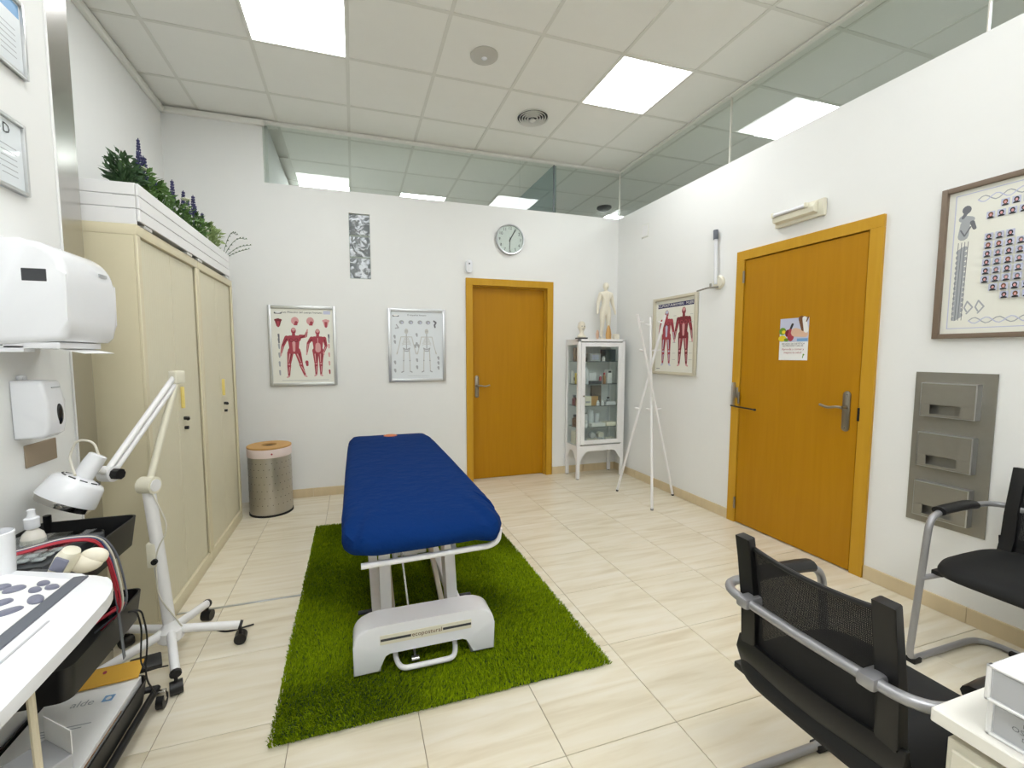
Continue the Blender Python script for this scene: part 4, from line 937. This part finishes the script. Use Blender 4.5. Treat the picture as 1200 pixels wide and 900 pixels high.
# document holder
dh = thing('document_holder', 'brushed steel wall document holder with three empty pockets', 'document holder', (0, -2.805, .445), -PI/2)
obj('back_plate', bx(NB(), 0, .312, -.008, -.002, 0, .801, .001, 1), 'steel_plate', dh, smooth=False)
for k, (za, zb_) in enumerate(((.575, .745), (.31, .485), (.045, .225))):
    pk = obj('pocket', bx(NB(), .045, .262, -.045, -.042, za+.06, zb_, .0008, 1), 'steel_plate', dh, smooth=False)
    bm = bx(NB(), .045, .085, -.045, -.042, za, za+.06); bx(bm, .205, .262, -.045, -.042, za, za+.06); bx(bm, .085, .205, -.045, -.042, za, za+.012); obj('slot_edge', bm, 'steel_plate', pk, smooth=False)
    obj('side_flange', bx(NB(), .256, .262, -.046, -.008, za, zb_), 'alu', pk, smooth=False); obj('side_flange', bx(NB(), .045, .048, -.045, -.008, za, zb_), 'alu', pk, smooth=False)
    obj('bottom_flange', bx(NB(), .045, .262, -.045, -.008, za-.002, za+.001), 'alu', pk, smooth=False)
    obj('top_lip', bx(NB(), .045, .262, -.046, -.010, zb_-.002, zb_+.003), 'alu', pk, smooth=False)

# ------------------------------------------------------------------ dispensers on the pier
td = thing('towel_dispenser', 'white plastic paper towel dispenser with a paper end hanging out', 'dispenser', (XP, -2.52, 1.395), 0)
prof = [(0, -.02), (.20, -.005), (.216, .012), (.222, .06), (.224, .16)]
for k in range(9):
    a = PI/2*k/8; prof.append((.124+.1*math.cos(a), .20+.1*math.sin(a)))
prof.append((0, .305))
mt = Matrix(((1, 0, 0, 0), (0, 0, 1, 0), (0, 1, 0, 0), (0, 0, 0, 1)))
obj('shell', prism(NB(), prof, -.145, .145, .022, mt, 4), 'white_plastic', td)
obj('level_window', bx(NB(), .118, .178, -.1462, -.14, .175, .212, .001, 1), 'dark_grey', td, smooth=False)
obj('chute', bx(NB(), .05, .19, -.13, .10, -.028, -.008, .003), 'white_plastic', td)
bm = NB(); prism(bm, [(.14, 0), (.23, -.02), (.232, -.018), (.142, .003)], -.09, .09, 0, Matrix.Translation((0, 0, -.024)) @ mt); obj('paper_towel', bm, 'paper', td, smooth=False)
bm = prism(NB(), [(.04, -.13), (.11, -.1), (.10, -.13)], -.038, -.02); obj('catch', bm, 'white_plastic', td, smooth=False)
obj('logo', bx(NB(), .2235, .2255, .04, .09, .222, .232), 'ink_grey', td, smooth=False)
sd = thing('soap_dispenser', 'white soap dispenser with a dark oval button on the pier', 'dispenser', (XP, -2.512, 1.072), 0)
obj('shell', prism(NB(), [(0, 0), (.075, .0), (.092, .012), (.10, .05), (.096, .12), (.088, .185), (.08, .19), (0, .193)], -.047, .047, .012, mt, 3), 'white_plastic', sd)
obj('button', sph(NB(), (.098, 0.010, .075), (.008, .014, .036), 16, 12), 'black_gloss', sd)
obj('logo', bx(NB(), .090, .0935, -.01, .03, .165, .168), 'ink_grey', sd, smooth=False)
obj('hook', bx(NB(), 0, .02, -.012, .012, .191, .208, .004), 'white_plastic', sd)
o = obj('wall_plate', bx(NB(), XP, XP+.006, -2.515, -2.358, .968, 1.045, .002, 1), 'brown_plate', smooth=False); tag(o, 'plain brown metal plate on the pier under the soap dispenser', 'plate')

# ------------------------------------------------------------------ ceiling fittings
sm = thing('smoke_detector', 'round flush ceiling speaker dome between the panel lights', 'detector', (-1.985, -1.345, H+.004))
obj('dish', lathe(NB(), [(.095, 0), (.095, -.006), (.08, -.012), (.03, -.02)], 32), 'dome_grey', sm); obj('bulb', sph(NB(), (0, 0, -.016), (.022, .022, .012)), 'white_plastic', sm)
vn = thing('air_vent', 'round ceiling air diffuser with concentric rings', 'vent', (-1.365, -.728, H+.004))
obj('throat', cyl(NB(), (0, 0, -.001), (0, 0, -.003), .13, n=40), 'black', vn)
for k, r in enumerate((.135, .112, .09, .068, .046)):
    obj('ring', lathe(NB(), [(r-.001, -.002), (r+.004, -.012-.003*k), (r+.001, -.013-.003*k), (r-.005, -.003)], 40, cap=False), 'trim_white', vn)
obj('centre_disc', lathe(NB(), [(.005, -.004), (.028, -.03), (.02, -.034), (.002, -.034)], 24), 'trim_white', vn)
sm2 = thing('smoke_detector', 'smoke detector on the ceiling beyond the back glass', 'detector', (.493, 1.097, H+.004))
obj('dish', lathe(NB(), [(.1, 0), (.1, -.02), (.07, -.04), (.02, -.045)], 24), 'dark_grey', sm2)

# ------------------------------------------------------------------ visitor chairs (local: faces +x)
def chair(label, loc, rz):
    c = thing('visitor_chair', label, 'chair', (*loc, 0), rz, 'black mesh cantilever chairs')
    W = .25
    half = lambda s: [(-.225, s*W, .665), (.20, s*W, .655), (.275, s*W, .014), (-.225, s*W, .014)]
    A, B = half(1), half(-1)
    path = [(-.225, 0, .665)]+A+B[::-1]
    RR = (.085, .07, .06, .10); pts = fillet([(-.235, 0, .665), *A, (-.235, 0, .014)], RR, 10)
    pts2 = fillet([(-.235, 0, .665), *B, (-.235, 0, .014)], RR, 10)
    obj('tube_frame', tube(NB(), pts+pts2[::-1][1:-1], .0125, 12, closed=True), 'chair_alu', c)
    for s in (-1, 1):
        obj('arm_pad', tube(NB(), [(-.09, s*W, .668), (-.04, s*W, .672), (.10, s*W, .668), (.145, s*W, .664)], .02, 12, flat=(.026, .019)), 'black', c)
        obj('glide', bx(NB(), .215, .265, s*W-.018, s*W+.018, 0, .022, .004), 'black_rubber', c)
        obj('glide', bx(NB(), -.24, -.20, s*(W-.13)-.025, s*(W-.13)+.025, 0, .022, .004), 'black_rubber', c)
        obj('clamp', bx(NB(), -.249, -.188, s*.150-.018, s*.150+.018, .650, .680, .007), 'chair_alu', c)
        # side post: wide flat paddle, leaning back toward its top
        prof = [(-.115, .40), (-.172, .53), (-.172, .64), (-.212, .845), (-.240, .842), (-.200, .64), (-.202, .53), (-.145, .39)]
        mt_ = Matrix(((1, 0, 0, 0), (0, 0, 1, 0), (0, 1, 0, 0), (0, 0, 0, 1)))
        a, b = sorted((s*.145, s*.188)); obj('back_post', prism(NB(), prof, a, b, .005, mt_), 'black', c)
        obj('seat_bracket', bx(NB(), -.17, .2, s*.215-.02, s*.215+.02, .40, .42, .004), 'black', c)
        obj('seat_strut', tube(NB(), [(.235-.0, s*.248, .38), (.15, s*.2, .41)], .011, 8), 'chair_alu', c)
    # mesh back, bowed
    bm = NB(); n, m = 14, 8; g = []
    for i in range(n+1):
        y = -.148+.296*i/n; bow = -.035*(1-(y/.148)**2)
        row = []
        for k in range(m+1):
            z = .50+.315*k/m - .010*(k/m)*(1-(y/.148)**2)
            x = -.185-.035*max(0, (z-.64)/.2)
            row.append(bm.verts.new((x+bow*.25, y, z)))
        g.append(row)
    for i in range(n):
        for k in range(m): bm.faces.new((g[i][k], g[i+1][k], g[i+1][k+1], g[i][k+1]))
    obj('mesh_back', bm, 'chair_mesh', c)
    bm = NB(); tube(bm, [g_ for g_ in [(-.185-.035*.85-.035*.25*(1-(y/.148)**2), y, .815-.010*(1-(y/.148)**2)) for y in [-.148+.296*i/12 for i in range(13)]]], .007, 8); obj('top_edge', bm, 'black', c)
    # lower back panel and its skirt
    bm = NB(); g = []
    for i in range(n+1):
        y = -.2+.4*i/n; bow = -.02*(1-(y/.2)**2)
        g.append([bm.verts.new((x+.03+bow, y, z)) for x, z in ((-.222, .535), (-.232, .50), (-.205, .43), (-.16, .385), (-.15, .395), (-.195, .435), (-.218, .50), (-.212, .535))])
    for i in range(n):
        for k in range(8): bm.faces.new((g[i][k], g[i+1][k], g[i+1][(k+1) % 8], g[i][(k+1) % 8]))
    bm.faces.new(g[0][::-1]); bm.faces.new(g[-1]); obj('lower_back', bm, 'black', c)
    # seat pad
    bm = NB(); n = 48; rings = []
    for q, z in ((.9, .415), (.97, .418), (1, .432), (1, .452), (.97, .470), (.88, .482), (.6, .487), (.25, .484)):
        rings.append([bm.verts.new((.02+math.copysign(abs(math.cos(t))**.4, math.cos(t))*.235*q, math.copysign(abs(math.sin(t))**.4, math.sin(t))*.228*q, z-(.018*max(0, math.cos(t))*q if z > .44 else 0))) for t in [2*PI*i/n for i in range(n)]])
    for A_, B_ in zip(rings, rings[1:]):
        for i in range(n): bm.faces.new((A_[i], A_[(i+1) % n], B_[(i+1) % n], B_[i]))
    bm.faces.new(rings[0][::-1]); bm.faces.new(rings[-1]); obj('seat', bm, 'black_fabric', c)
    return c
chair('black mesh-back visitor chair standing beside the white desk, its back to the treatment table', (-1.645, -3.605), 0)
chair('black visitor chair with grey tube frame against the wall under the document holder', (-.345, -3.425), PI)

# ------------------------------------------------------------------ desk with drawers, storage boxes
dk = thing('desk_pedestal', 'cream desk with an overhanging top beside the visitor chair', 'desk', (-1.5, -4.4, 0))
obj('top', bx(NB(), -.442, .5, -.6, .515, .705, .73, .002, 1), 'desk_top', dk, smooth=False)
obj('body', bx(NB(), -.425, .48, -.59, .498, .04, .685, .002, 1), 'desk', dk, smooth=False)
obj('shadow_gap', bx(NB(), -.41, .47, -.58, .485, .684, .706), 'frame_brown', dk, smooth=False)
for k in range(3): 
    dw = obj('drawer_front', bx(NB(), -.432, -.424, -.58, .49, .05+.21*k, .25+.21*k, .002, 1), 'desk', dk, smooth=False)
def sbox(z, label, dx, txt):
    t = thing('storage_box', label, 'box', (-1.925+dx, -3.945, z))
    bm = bx(NB(), .004, .30, -.24, 0, 0, .059, .003, 1); obj('body', bm, 'white_plastic', t, smooth=False)
    bm = NB()
    for a in ((-.24, 0, 0, .005), (-.24, 0, .055, .06), (-.24, -.234, 0, .06), (-.006, 0, 0, .06)): bx(bm, 0, .01, *a, .0015, 1)
    obj('front_rim', bm, 'white_paint', t, smooth=False)
    obj('label_card', bx(NB(), .0025, .005, -.232, -.008, .007, .053), 'grey_box', t, smooth=False)
    if txt:
        for s, y, z_, sz in (('FISIOTERAPIA Y', -.07, .043, .009), ('OSTEOPATÍA', -.06, .032, .011), ('DOCUMENTOS', -.07, .021, .009)):
            text(t, s, sz, .002, z_, 'ink_dgrey', y=y, rot=(PI/2, 0, -PI/2))
sbox(.7305, 'lower white storage box with a printed label on the desk', 0, True)
sbox(.7925, 'upper white storage box with a blank label on the desk', -.012, False)

# ------------------------------------------------------------------ infrared lamp
il = thing('infrared_lamp', 'white articulated infrared lamp on a five-star caster base', 'lamp', (-3.70, -2.16, 0))
for k in range(5):
    a = math.radians(72*k+4); d_ = Vector((math.cos(a), math.sin(a), 0)); e = d_*.27
    lg = obj('leg', tube(NB(), [d_*.03+Vector((0, 0, .125)), d_*.12+Vector((0, 0, .11)), e+Vector((0, 0, .085))], .02, 12, .04, flat=(.017, .019)), 'white_paint', il)
    obj('end_cap', tube(NB(), [e*.985+Vector((0, 0, .087)), e*1.03+Vector((0, 0, .083))], .0205, 10), 'black', lg)
    cs = obj('caster', cyl(NB(), e+Vector((-d_.y*.022, d_.x*.022, .026)), e+Vector((d_.y*.022, -d_.x*.022, .026)), .026, n=18), 'black', lg)
    obj('caster_stem', cyl(NB(), e+Vector((0, 0, .04)), e+Vector((0, 0, .09)), .007, n=8), 'black', lg)
obj('hub', lathe(NB(), [(.035, .075), (.05, .09), (.048, .13), (.03, .15), (.024, .17)], 24), 'white_paint', il)
O_ = Vector((-3.70, -2.16, 0)); T = Vector((-3.744, -2.168, .79))-O_; E_ = Vector((-3.678, -1.988, 1.243))-O_; J = Vector((-3.80, -2.345, .892))-O_
obj('column', tube(NB(), [(0, 0, .12), T*.5+Vector((0, 0, .06)), T-Vector((0, 0, .03))], .024, 16), 'white_paint', il)
hdir = Vector((.342, .94, 0)); nrm = Vector((.94, -.342, 0))
obj('knuckle', cyl(NB(), T-nrm*.03, T+nrm*.03, .036, n=24), 'lamp_cream', il)
obj('knuckle_cap', cyl(NB(), T+nrm*.03, T+nrm*.034, .026, n=20), 'white_paint', il)
obj('lower_arm', tube(NB(), [T, E_], .014, 12), 'lamp_cream', il)
dE = (J-E_).normalized(); up_ = Vector((0, 0, 1)); sd_ = (up_-dE*up_.dot(dE)).normalized()
for s in (-1, 1): obj('upper_arm', tube(NB(), [E_+sd_*s*.013, J+sd_*s*.013], .012, 12), 'white_paint', il)
bm = bx(NB(), -.03, .03, -.02, .02, -.03, .03, .006); 
ek = obj('elbow', bm, 'lamp_cream', il, loc=E_, rot=(0, 0, math.radians(70)))
obj('head_joint', cyl(NB(), J-nrm*.022, J+nrm*.022, .03, n=20), 'white_paint', il)
kb = NB(); cyl(kb, J+nrm*.022, J+nrm*.05, .021, n=8); obj('knob', kb, 'black', il)
# head: neck + shade, tilted
Hc = Vector((-3.838, -2.50, .872))-O_; ax = (Vector((.955, -.298, 0))*.36+Vector((.298, .955, 0))*.42+Vector((0, 0, .85))).normalized()    # axis pointing up out of the lamp
q = ax.to_track_quat('Z', 'Y').to_matrix().to_4x4(); mh = Matrix.Translation(Hc) @ q
obj('shade', lathe(NB(), [(.088, -.03), (.088, -.02), (.078, .035), (.070, .045), (.036, .055), (.03, .057)], 32, mh), 'white_plastic', il)
obj('socket_tube', lathe(NB(), [(.030, .05), (.030, .11), (.028, .138), (.022, .142)], 24, mh), 'white_plastic', il)
obj('reflector', lathe(NB(), [(.078, -.05), (.084, -.03), (.082, -.02), (.05, .01)], 32, mh, cap=False), 'mirror_chrome', il)
obj('bulb', lathe(NB(), [(.076, -.05), (.045, -.056), (.01, -.058)], 28, mh), 'bottle_clear', il)
bm = NB()
for k in range(10):
    a = 2*PI*k/10; c = mh @ Vector((.055*math.cos(a), .055*math.sin(a), .0505)); t_ = (q @ Vector((-math.sin(a), math.cos(a), 0)))
    tube(bm, [c-t_*.011, c+t_*.011], .0022, 6)
obj('vent_slots', bm, 'dark_grey', il)
obj('head_bracket', tube(NB(), [J, mh @ Vector((.02, 0, .09))], .012, 10), 'white_paint', il)
top = mh @ Vector((0, 0, .14))
obj('power_cord', tube(NB(), [top, top+Vector((-.01, -.0, .05)), top+Vector((-.06, .0, .06)), top+Vector((-.085, 0, .0)), mh @ Vector((-.05, .03, .06))], .004, 8, .03), 'cable_white', il)
obj('column_cord', tube(NB(), [T+Vector((.02, -.02, -.03)), (.03, -.028, .6), (-.028, -.028, .50), (-.03, -.025, .3), (.03, -.03, .2), (.05, .0, .12), (.1, .12, .03), (.22, .16, .01)], .003, 6, .08), 'cable_white', il)
obj('timer_switch', bx(NB(), -.062, -.022, -.03, .012, .43, .54, .008), 'lamp_cream', il)
obj('switch_knob', cyl(NB(), (-.03, -.03, .46), (-.03, -.042, .46), .012, n=12), 'black', il)

# ------------------------------------------------------------------ black trolley
TX0, TX1, TY0, TY1 = -3.935, -3.645, -2.94, -2.505
tr_ = thing('trolley', 'black three-tray rolling trolley beside the pier', 'trolley', ((TX0+TX1)/2, (TY0+TY1)/2, 0))
tw, tl = (TX1-TX0)/2, (TY1-TY0)/2
for zt, hgt in ((.775, .10), (.50, .10), (.165, .085)):
    bm = NB(); o_ = rrect(-tw, tw, -tl, tl, .03); i_ = rrect(-tw+.006, tw-.006, -tl+.006, tl-.006, .025); o2 = rrect(-tw+.012, tw-.012, -tl+.012, tl-.012, .03); i2 = rrect(-tw+.018, tw-.018, -tl+.018, tl-.018, .025)
    R_ = [[bm.verts.new((x, y, z)) for x, y in L] for L, z in ((o2, zt-hgt), (o_, zt), (i_, zt), (i2, zt-hgt+.006))]
    n = len(o_)
    for A_, B_ in zip(R_, R_[1:]):
        for i in range(n): bm.faces.new((A_[i], A_[(i+1) % n], B_[(i+1) % n], B_[i]))
    bm.faces.new(R_[0][::-1]); bm.faces.new(R_[3]); obj('tray', bm, 'black', tr_)
for s in (-1, 1):
    obj('side_post', tube(NB(), [(-tw+.03, s*(tl-.005), .05), (-tw+.03, s*(tl-.005), .80)], .011, 10), 'black', tr_)
    obj('base_rail', tube(NB(), [(s*(tw-.0), -tl-.05, .07), (s*(tw+.0), tl+.05, .07)] if s > 0 else [(s*tw, -tl-.05, .07), (s*tw, tl+.02, .07)], .012, 10), 'black', tr_)
obj('base_crossbar', tube(NB(), [(tw, tl+.045, .07), (tw-.045, tl+.04, .075), (tw-.05, tl-.02, .08)], .012, 10, .03), 'black', tr_)
for sx in (-1, 1):
    for y in (-tl-.02, tl+.02 if sx < 0 else tl+.03):
        cs = obj('caster', cyl(NB(), (sx*tw-.012+.02, y, .028), (sx*tw+.012+.02, y, .028), .028, n=18), 'black', tr_)
        obj('caster_fork', bx(NB(), sx*tw+.004, sx*tw+.036, y-.01, y+.01, .03, .07, .003), 'steel', cs)
tcx, tcy = (TX0+TX1)/2, (TY0+TY1)/2
# things on the trolley
em = thing('electrotherapy_unit', 'dark grey electrotherapy unit in a clear cover in the top tray', 'device', (-3.775, -2.79, .70), 0)
bm = prism(NB(), [(-.165, 0), (.13, 0), (.13, .075), (-.165, .10)], -.10, .10, .008, Matrix(((0, 0, 1, 0), (1, 0, 0, 0), (0, 1, 0, 0), (0, 0, 0, 1)))); obj('housing', bm, 'dark_grey', em)
obj('display', bx(NB(), -.05, .05, -.02, .06, .088, .092), 'black_gloss', em, rot=(-.08, 0, 0), smooth=False)
bm = NB()
for k in range(5):
    for j_ in range(3): bx(bm, -.08+.035*k, -.057+.035*k, -.14+.035*j_, -.12+.035*j_, .096, .102, .002, 1)
o = obj('buttons', bm, 'grey_box', em, rot=(-.04, 0, 0))
obj('plastic_cover', bx(NB(), -.102, .09, -.16, .10, .101, .1025), 'glass_clear', em, rot=(-.07, 0, 0), smooth=False)
o = obj('black_cup', lathe(NB(), [(.022, 0), (.026, .05), (.022, .052), (.02, .01)], 16), 'black', loc=(-3.72, -2.63, .715)); tag(o, 'small black round pot in the top tray of the trolley', 'pot')
bt = thing('pump_bottle', 'amber liquid bottle with a white cap in the top tray', 'bottle', (-3.825, -2.72, .695))
obj('body', lathe(NB(), [(.026, 0), (.029, .005), (.029, .10), (.024, .118), (.013, .13), (.013, .14)], 20), 'bottle_clear', bt)
obj('liquid', lathe(NB(), [(.0293, .004), (.0295, .06)], 20, cap=False), 'amber', bt)
obj('label_print', lathe(NB(), [(.0296, .06), (.0296, .092)], 20, cap=False), 'ink_lilac', bt)
obj('cap', lathe(NB(), [(.017, .135), (.018, .138), (.018, .165), (.012, .168), (.009, .18), (.010, .19), (.004, .193)], 18), 'white_plastic', bt)
# electrode cables
CB = [('cable_red', 'thick red electrode cable draped over the top tray', .004), ('cable_blue', 'blue-grey electrode cable draped over the top tray', .0032), ('cable_white', 'white electrode cable draped over the top tray', .003), ('cable_red', 'thin red lead beside the white cable over the top tray', .0028), ('plastic_grey', 'dark grey lead beside the blue cable over the top tray', .003)]
for k, (m_, lb, r_) in enumerate(CB):
    o_ = (0, .016, .028, -.012, .04)[k]-.10
    pts = [(-3.83, -2.78+o_, .802), (-3.77, -2.76+o_, .808), (-3.71, -2.73+o_*.8, .812), (-3.652, -2.69+o_*.7, .79), (-3.634+.003*k, -2.68+o_*.7, .73), (-3.628+.004*k, -2.67+o_*.6, .62), (-3.63+.004*k, -2.655+o_*.6, .53), (-3.665-.012*k, -2.64-.01*k, .45)]
    o = obj('electrode_cable', tube(NB(), pts, r_, 8, .05), m_, loc=(0, 0, 0)); tag(o, lb, 'cable')
o = obj('electrode_lead', tube(NB(), [(-3.665, -2.62, .47), (-3.628, -2.61, .47), (-3.62, -2.60, .40), (-3.64, -2.58, .25), (-3.64, -2.52, .19), (-3.60, -2.47, .16)], .003, 6, .05), 'black'); tag(o, 'thin black lead hanging from the middle tray', 'cable')
o = obj('electrode_lead', tube(NB(), [(-3.67, -2.60, .46), (-3.625, -2.585, .46), (-3.612, -2.58, .36), (-3.62, -2.60, .21), (-3.605, -2.57, .13)], .003, 6, .05), 'black'); tag(o, 'thin black lead reaching lowest over the bottom tray', 'cable')
o = obj('grey_ribbon', bx(NB(), -.001, .001, -.007, .007, 0, .36), 'plastic_grey', loc=(-3.630, -2.70, .36), rot=(.1, 0, 0)); tag(o, 'flat grey strap hanging from the top tray', 'cable')
o = obj('wire_bundle', tube(NB(), [(-3.75, -2.68, .46), (-3.69, -2.65, .49), (-3.66, -2.58, .49), (-3.72, -2.56, .46)], .006, 8, .03), 'cable_red'); tag(o, 'coil of red wire in the middle tray', 'cable')
o = obj('wire_bundle', tube(NB(), [(-3.70, -2.62, .46), (-3.67, -2.57, .50), (-3.71, -2.54, .48)], .006, 8, .03), 'teal_dark'); tag(o, 'coil of teal wire in the middle tray', 'cable')
# paper and folder in the bottom tray
ps = thing('paper_stack', 'white printed paper stack in the bottom tray of the trolley', 'paper', (tcx, tcy, .088))
obj('sheets', bx(NB(), -.118, .128, -.205, .195, 0, .088, .001, 1), 'paper', ps, smooth=False)
obj('cover_edge', bx(NB(), -.119, .129, -.206, .05, .07, .075), 'cardboard', ps, smooth=False)
p = Print(); p.rect(0, .03, 0, .03, 'ink_blue'); p.ell(.015, .015, .008, .008, 'paper')
po = p.build(ps, 'emblem', (.055, .09, .089)); po.rotation_euler = (-PI/2, 0, 0)
p = Print(); 
for k in range(3): p.rect(0, .13-.02*k, -.012*k, -.012*k+.004, 'ink_grey')
po = p.build(ps, 'text_lines', (-.06, .0, .089)); po.rotation_euler = (-PI/2, 0, 0)
text(ps, 'alde', .04, .015, .10, 'ink_grey', y=0, rot=(0, 0, 0)); TEXTS[-1][0].location = (.0, .102, .0892)
o = obj('folder', bx(NB(), -.09, .09, -.003, .003, 0, .075, .002, 1), 'yellow_folder', loc=(-3.755, -2.55, .181), rot=(-1.25, 0, .1)); tag(o, 'yellow folder standing behind the paper stack', 'folder')
obj('seal', cyl(NB(), (-.02, -.0045, .05), (-.02, -.003, .05), .006, n=10), 'ink_red', o)
o = obj('black_pad', bx(NB(), -.05, .05, -.04, .04, 0, .02, .006), 'black', loc=(-3.70, -2.40, .13), rot=(.1, .1, .4)); tag(o, 'black rubber electrode pad hanging at the trolley end', 'pad')

# ------------------------------------------------------------------ ultrasound machine
us = thing('ultrasound_machine', 'white ultrasound console with grey keys and rounded edge', 'medical device', (-3.65, -3.5, 0))
ZC = .85
poly = [(-.30, -.55), (.285, -.50), (.288, -.1), (.284, .1), (.279, .18)]
for k in range(1, 11):
    a = PI/2*k/10; poly.append((.165+.114*math.cos(a), .18+.165*math.sin(a)))
poly += [(-.04, .43), (-.30, .55)]
poly = [(x-.012 if x > .1 else x, y) for x, y in poly]
obj('console', prism(NB(), poly, ZC-.024, ZC, .006, None, 3), 'white_plastic', us)
obj('grey_band', bx(NB(), .150, .178, -.48, .33, ZC-.004, ZC+.0035, .001, 1), 'plastic_grey', us, smooth=False)
prism_b = prism(NB(), [(-.28, -.48), (.148, -.48), (.148, .322), (-.03, .405), (-.28, .51)], ZC-.002, ZC+.0025, .001); obj('key_panel', prism_b, 'paper', us, smooth=False)
for k, (x, y, a_, b_2, rz_) in enumerate(((.031, .32, .016, .013, 0), (.063, .303, .018, .014, .3), (.106, .314, .013, .009, -.5), (.134, .289, .014, .009, -.4), (.107, .286, .014, .009, -.6), (.133, .241, .022, .012, -.9), (.077, .246, .016, .012, .5), (.111, .203, .022, .011, .6), (.02, .25, .014, .011, 0), (.02, .19, .014, .011, 0), (.06, .16, .02, .012, .4))):
    obj('key', lathe(NB(), [(1, 0), (1, .003), (.85, .0055), (.3, .006)], 18, Matrix.Translation((x, y, ZC+.002)) @ Matrix.Rotation(rz_, 4, 'Z') @ Matrix.Diagonal((a_, b_2, 1, 1))), 'key_grey', us)
obj('column', bx(NB(), -.27, -.06, -.35, .25, .5, .82, .02), 'dark_grey', us)
obj('base', bx(NB(), -.29, .2, -.4, .18, .05, .13, .02), 'dark_grey', us)
obj('palm_rest_line', bx(NB(), .200, .204, -.4, .15, ZC, ZC+.0015), 'grey_box', us, smooth=False)
for k, pts in enumerate(([(.22, .06, .80), (.232, .05, .5), (.22, .03, .08)], [(.08, .16, .80), (.12, .12, .55), (.16, .1, .1)], [(-.02, .25, .80), (.02, .2, .55), (.05, .17, .1)])):
    obj('probe_cord', tube(NB(), pts, .006, 8, .1), 'cable_cream', us)
for sx in (-.25, .16):
    for y in (-.35, .13): obj('caster', cyl(NB(), (sx-.014, y, .03), (sx+.014, y, .03), .03, n=16), 'black', us)
hp = obj('probe_holder', prism(NB(), [(-.02, .415), (.10, .385), (.11, .43), (.0, .47)], ZC-.075, ZC-.02, .008), 'dark_grey', us)
pr = thing('ultrasound_probe', 'beige ultrasound probe with a blue-grey face in the holder', 'probe', (-3.60, -3.085, ZC-.07), .0)
obj('body', lathe(NB(), [(.012, 0), (.017, .03), (.021, .07), (.022, .10), (.017, .118), (.006, .122)], 16, Matrix.Rotation(.5, 4, 'Y') @ Matrix.Diagonal((1.0, 1.25, 1, 1))), 'cream_plastic', pr)
obj('face', bx(NB(), -.014, .014, -.0285, -.022, .075, .108, .002, 1), 'key_grey', pr, rot=(0, .5, 0))
pr = thing('ultrasound_probe', 'pale curved ultrasound probe lying next to the other in the holder', 'probe', (-3.535, -3.065, ZC-.04))
bm = NB(); sph(bm, (0, 0, .03), (.042, .02, .024), 18, 12); sph(bm, (.022, .004, .042), (.03, .017, .022), 16, 10); tube(bm, [(-.02, 0, .02), (-.035, 0, -.02)], .012, 10); obj('body', bm, 'plaster', pr)
o = obj('white_cup', lathe(NB(), [(.028, 0), (.031, .095), (.029, .097), (.0265, .004)], 24), 'white_plastic', loc=(-3.676, -3.092, ZC-.0005)); tag(o, 'plain white beaker standing on the console edge', 'cup')
# clutter under the console
obj('lower_body', bx(NB(), -.28, -.05, -.3, .24, .13, .52, .008), 'grey_box', us)
o = obj('carton', bx(NB(), -.058, .058, -.08, .08, 0, .39, .003, 1), 'grey_box', loc=(-3.655, -3.135, 0), rot=(0, 0, -.67)); tag(o, 'tall greyish carton standing on the floor under the console', 'carton')
obj('flap', bx(NB(), -.058, .058, .078, .08, .39, .45), 'paper', o, rot=(0, 0, 0), smooth=False)
o = obj('cord', tube(NB(), [(-3.40, -2.02, .006), (-3.52, -2.05, .004), (-3.60, -1.98, .004), (-3.72, -1.93, .006), (-3.78, -1.95, .02)], .004, 6, .08), 'black'); tag(o, 'black power cord lying on the floor by the cabinet', 'cable')
flush_text()
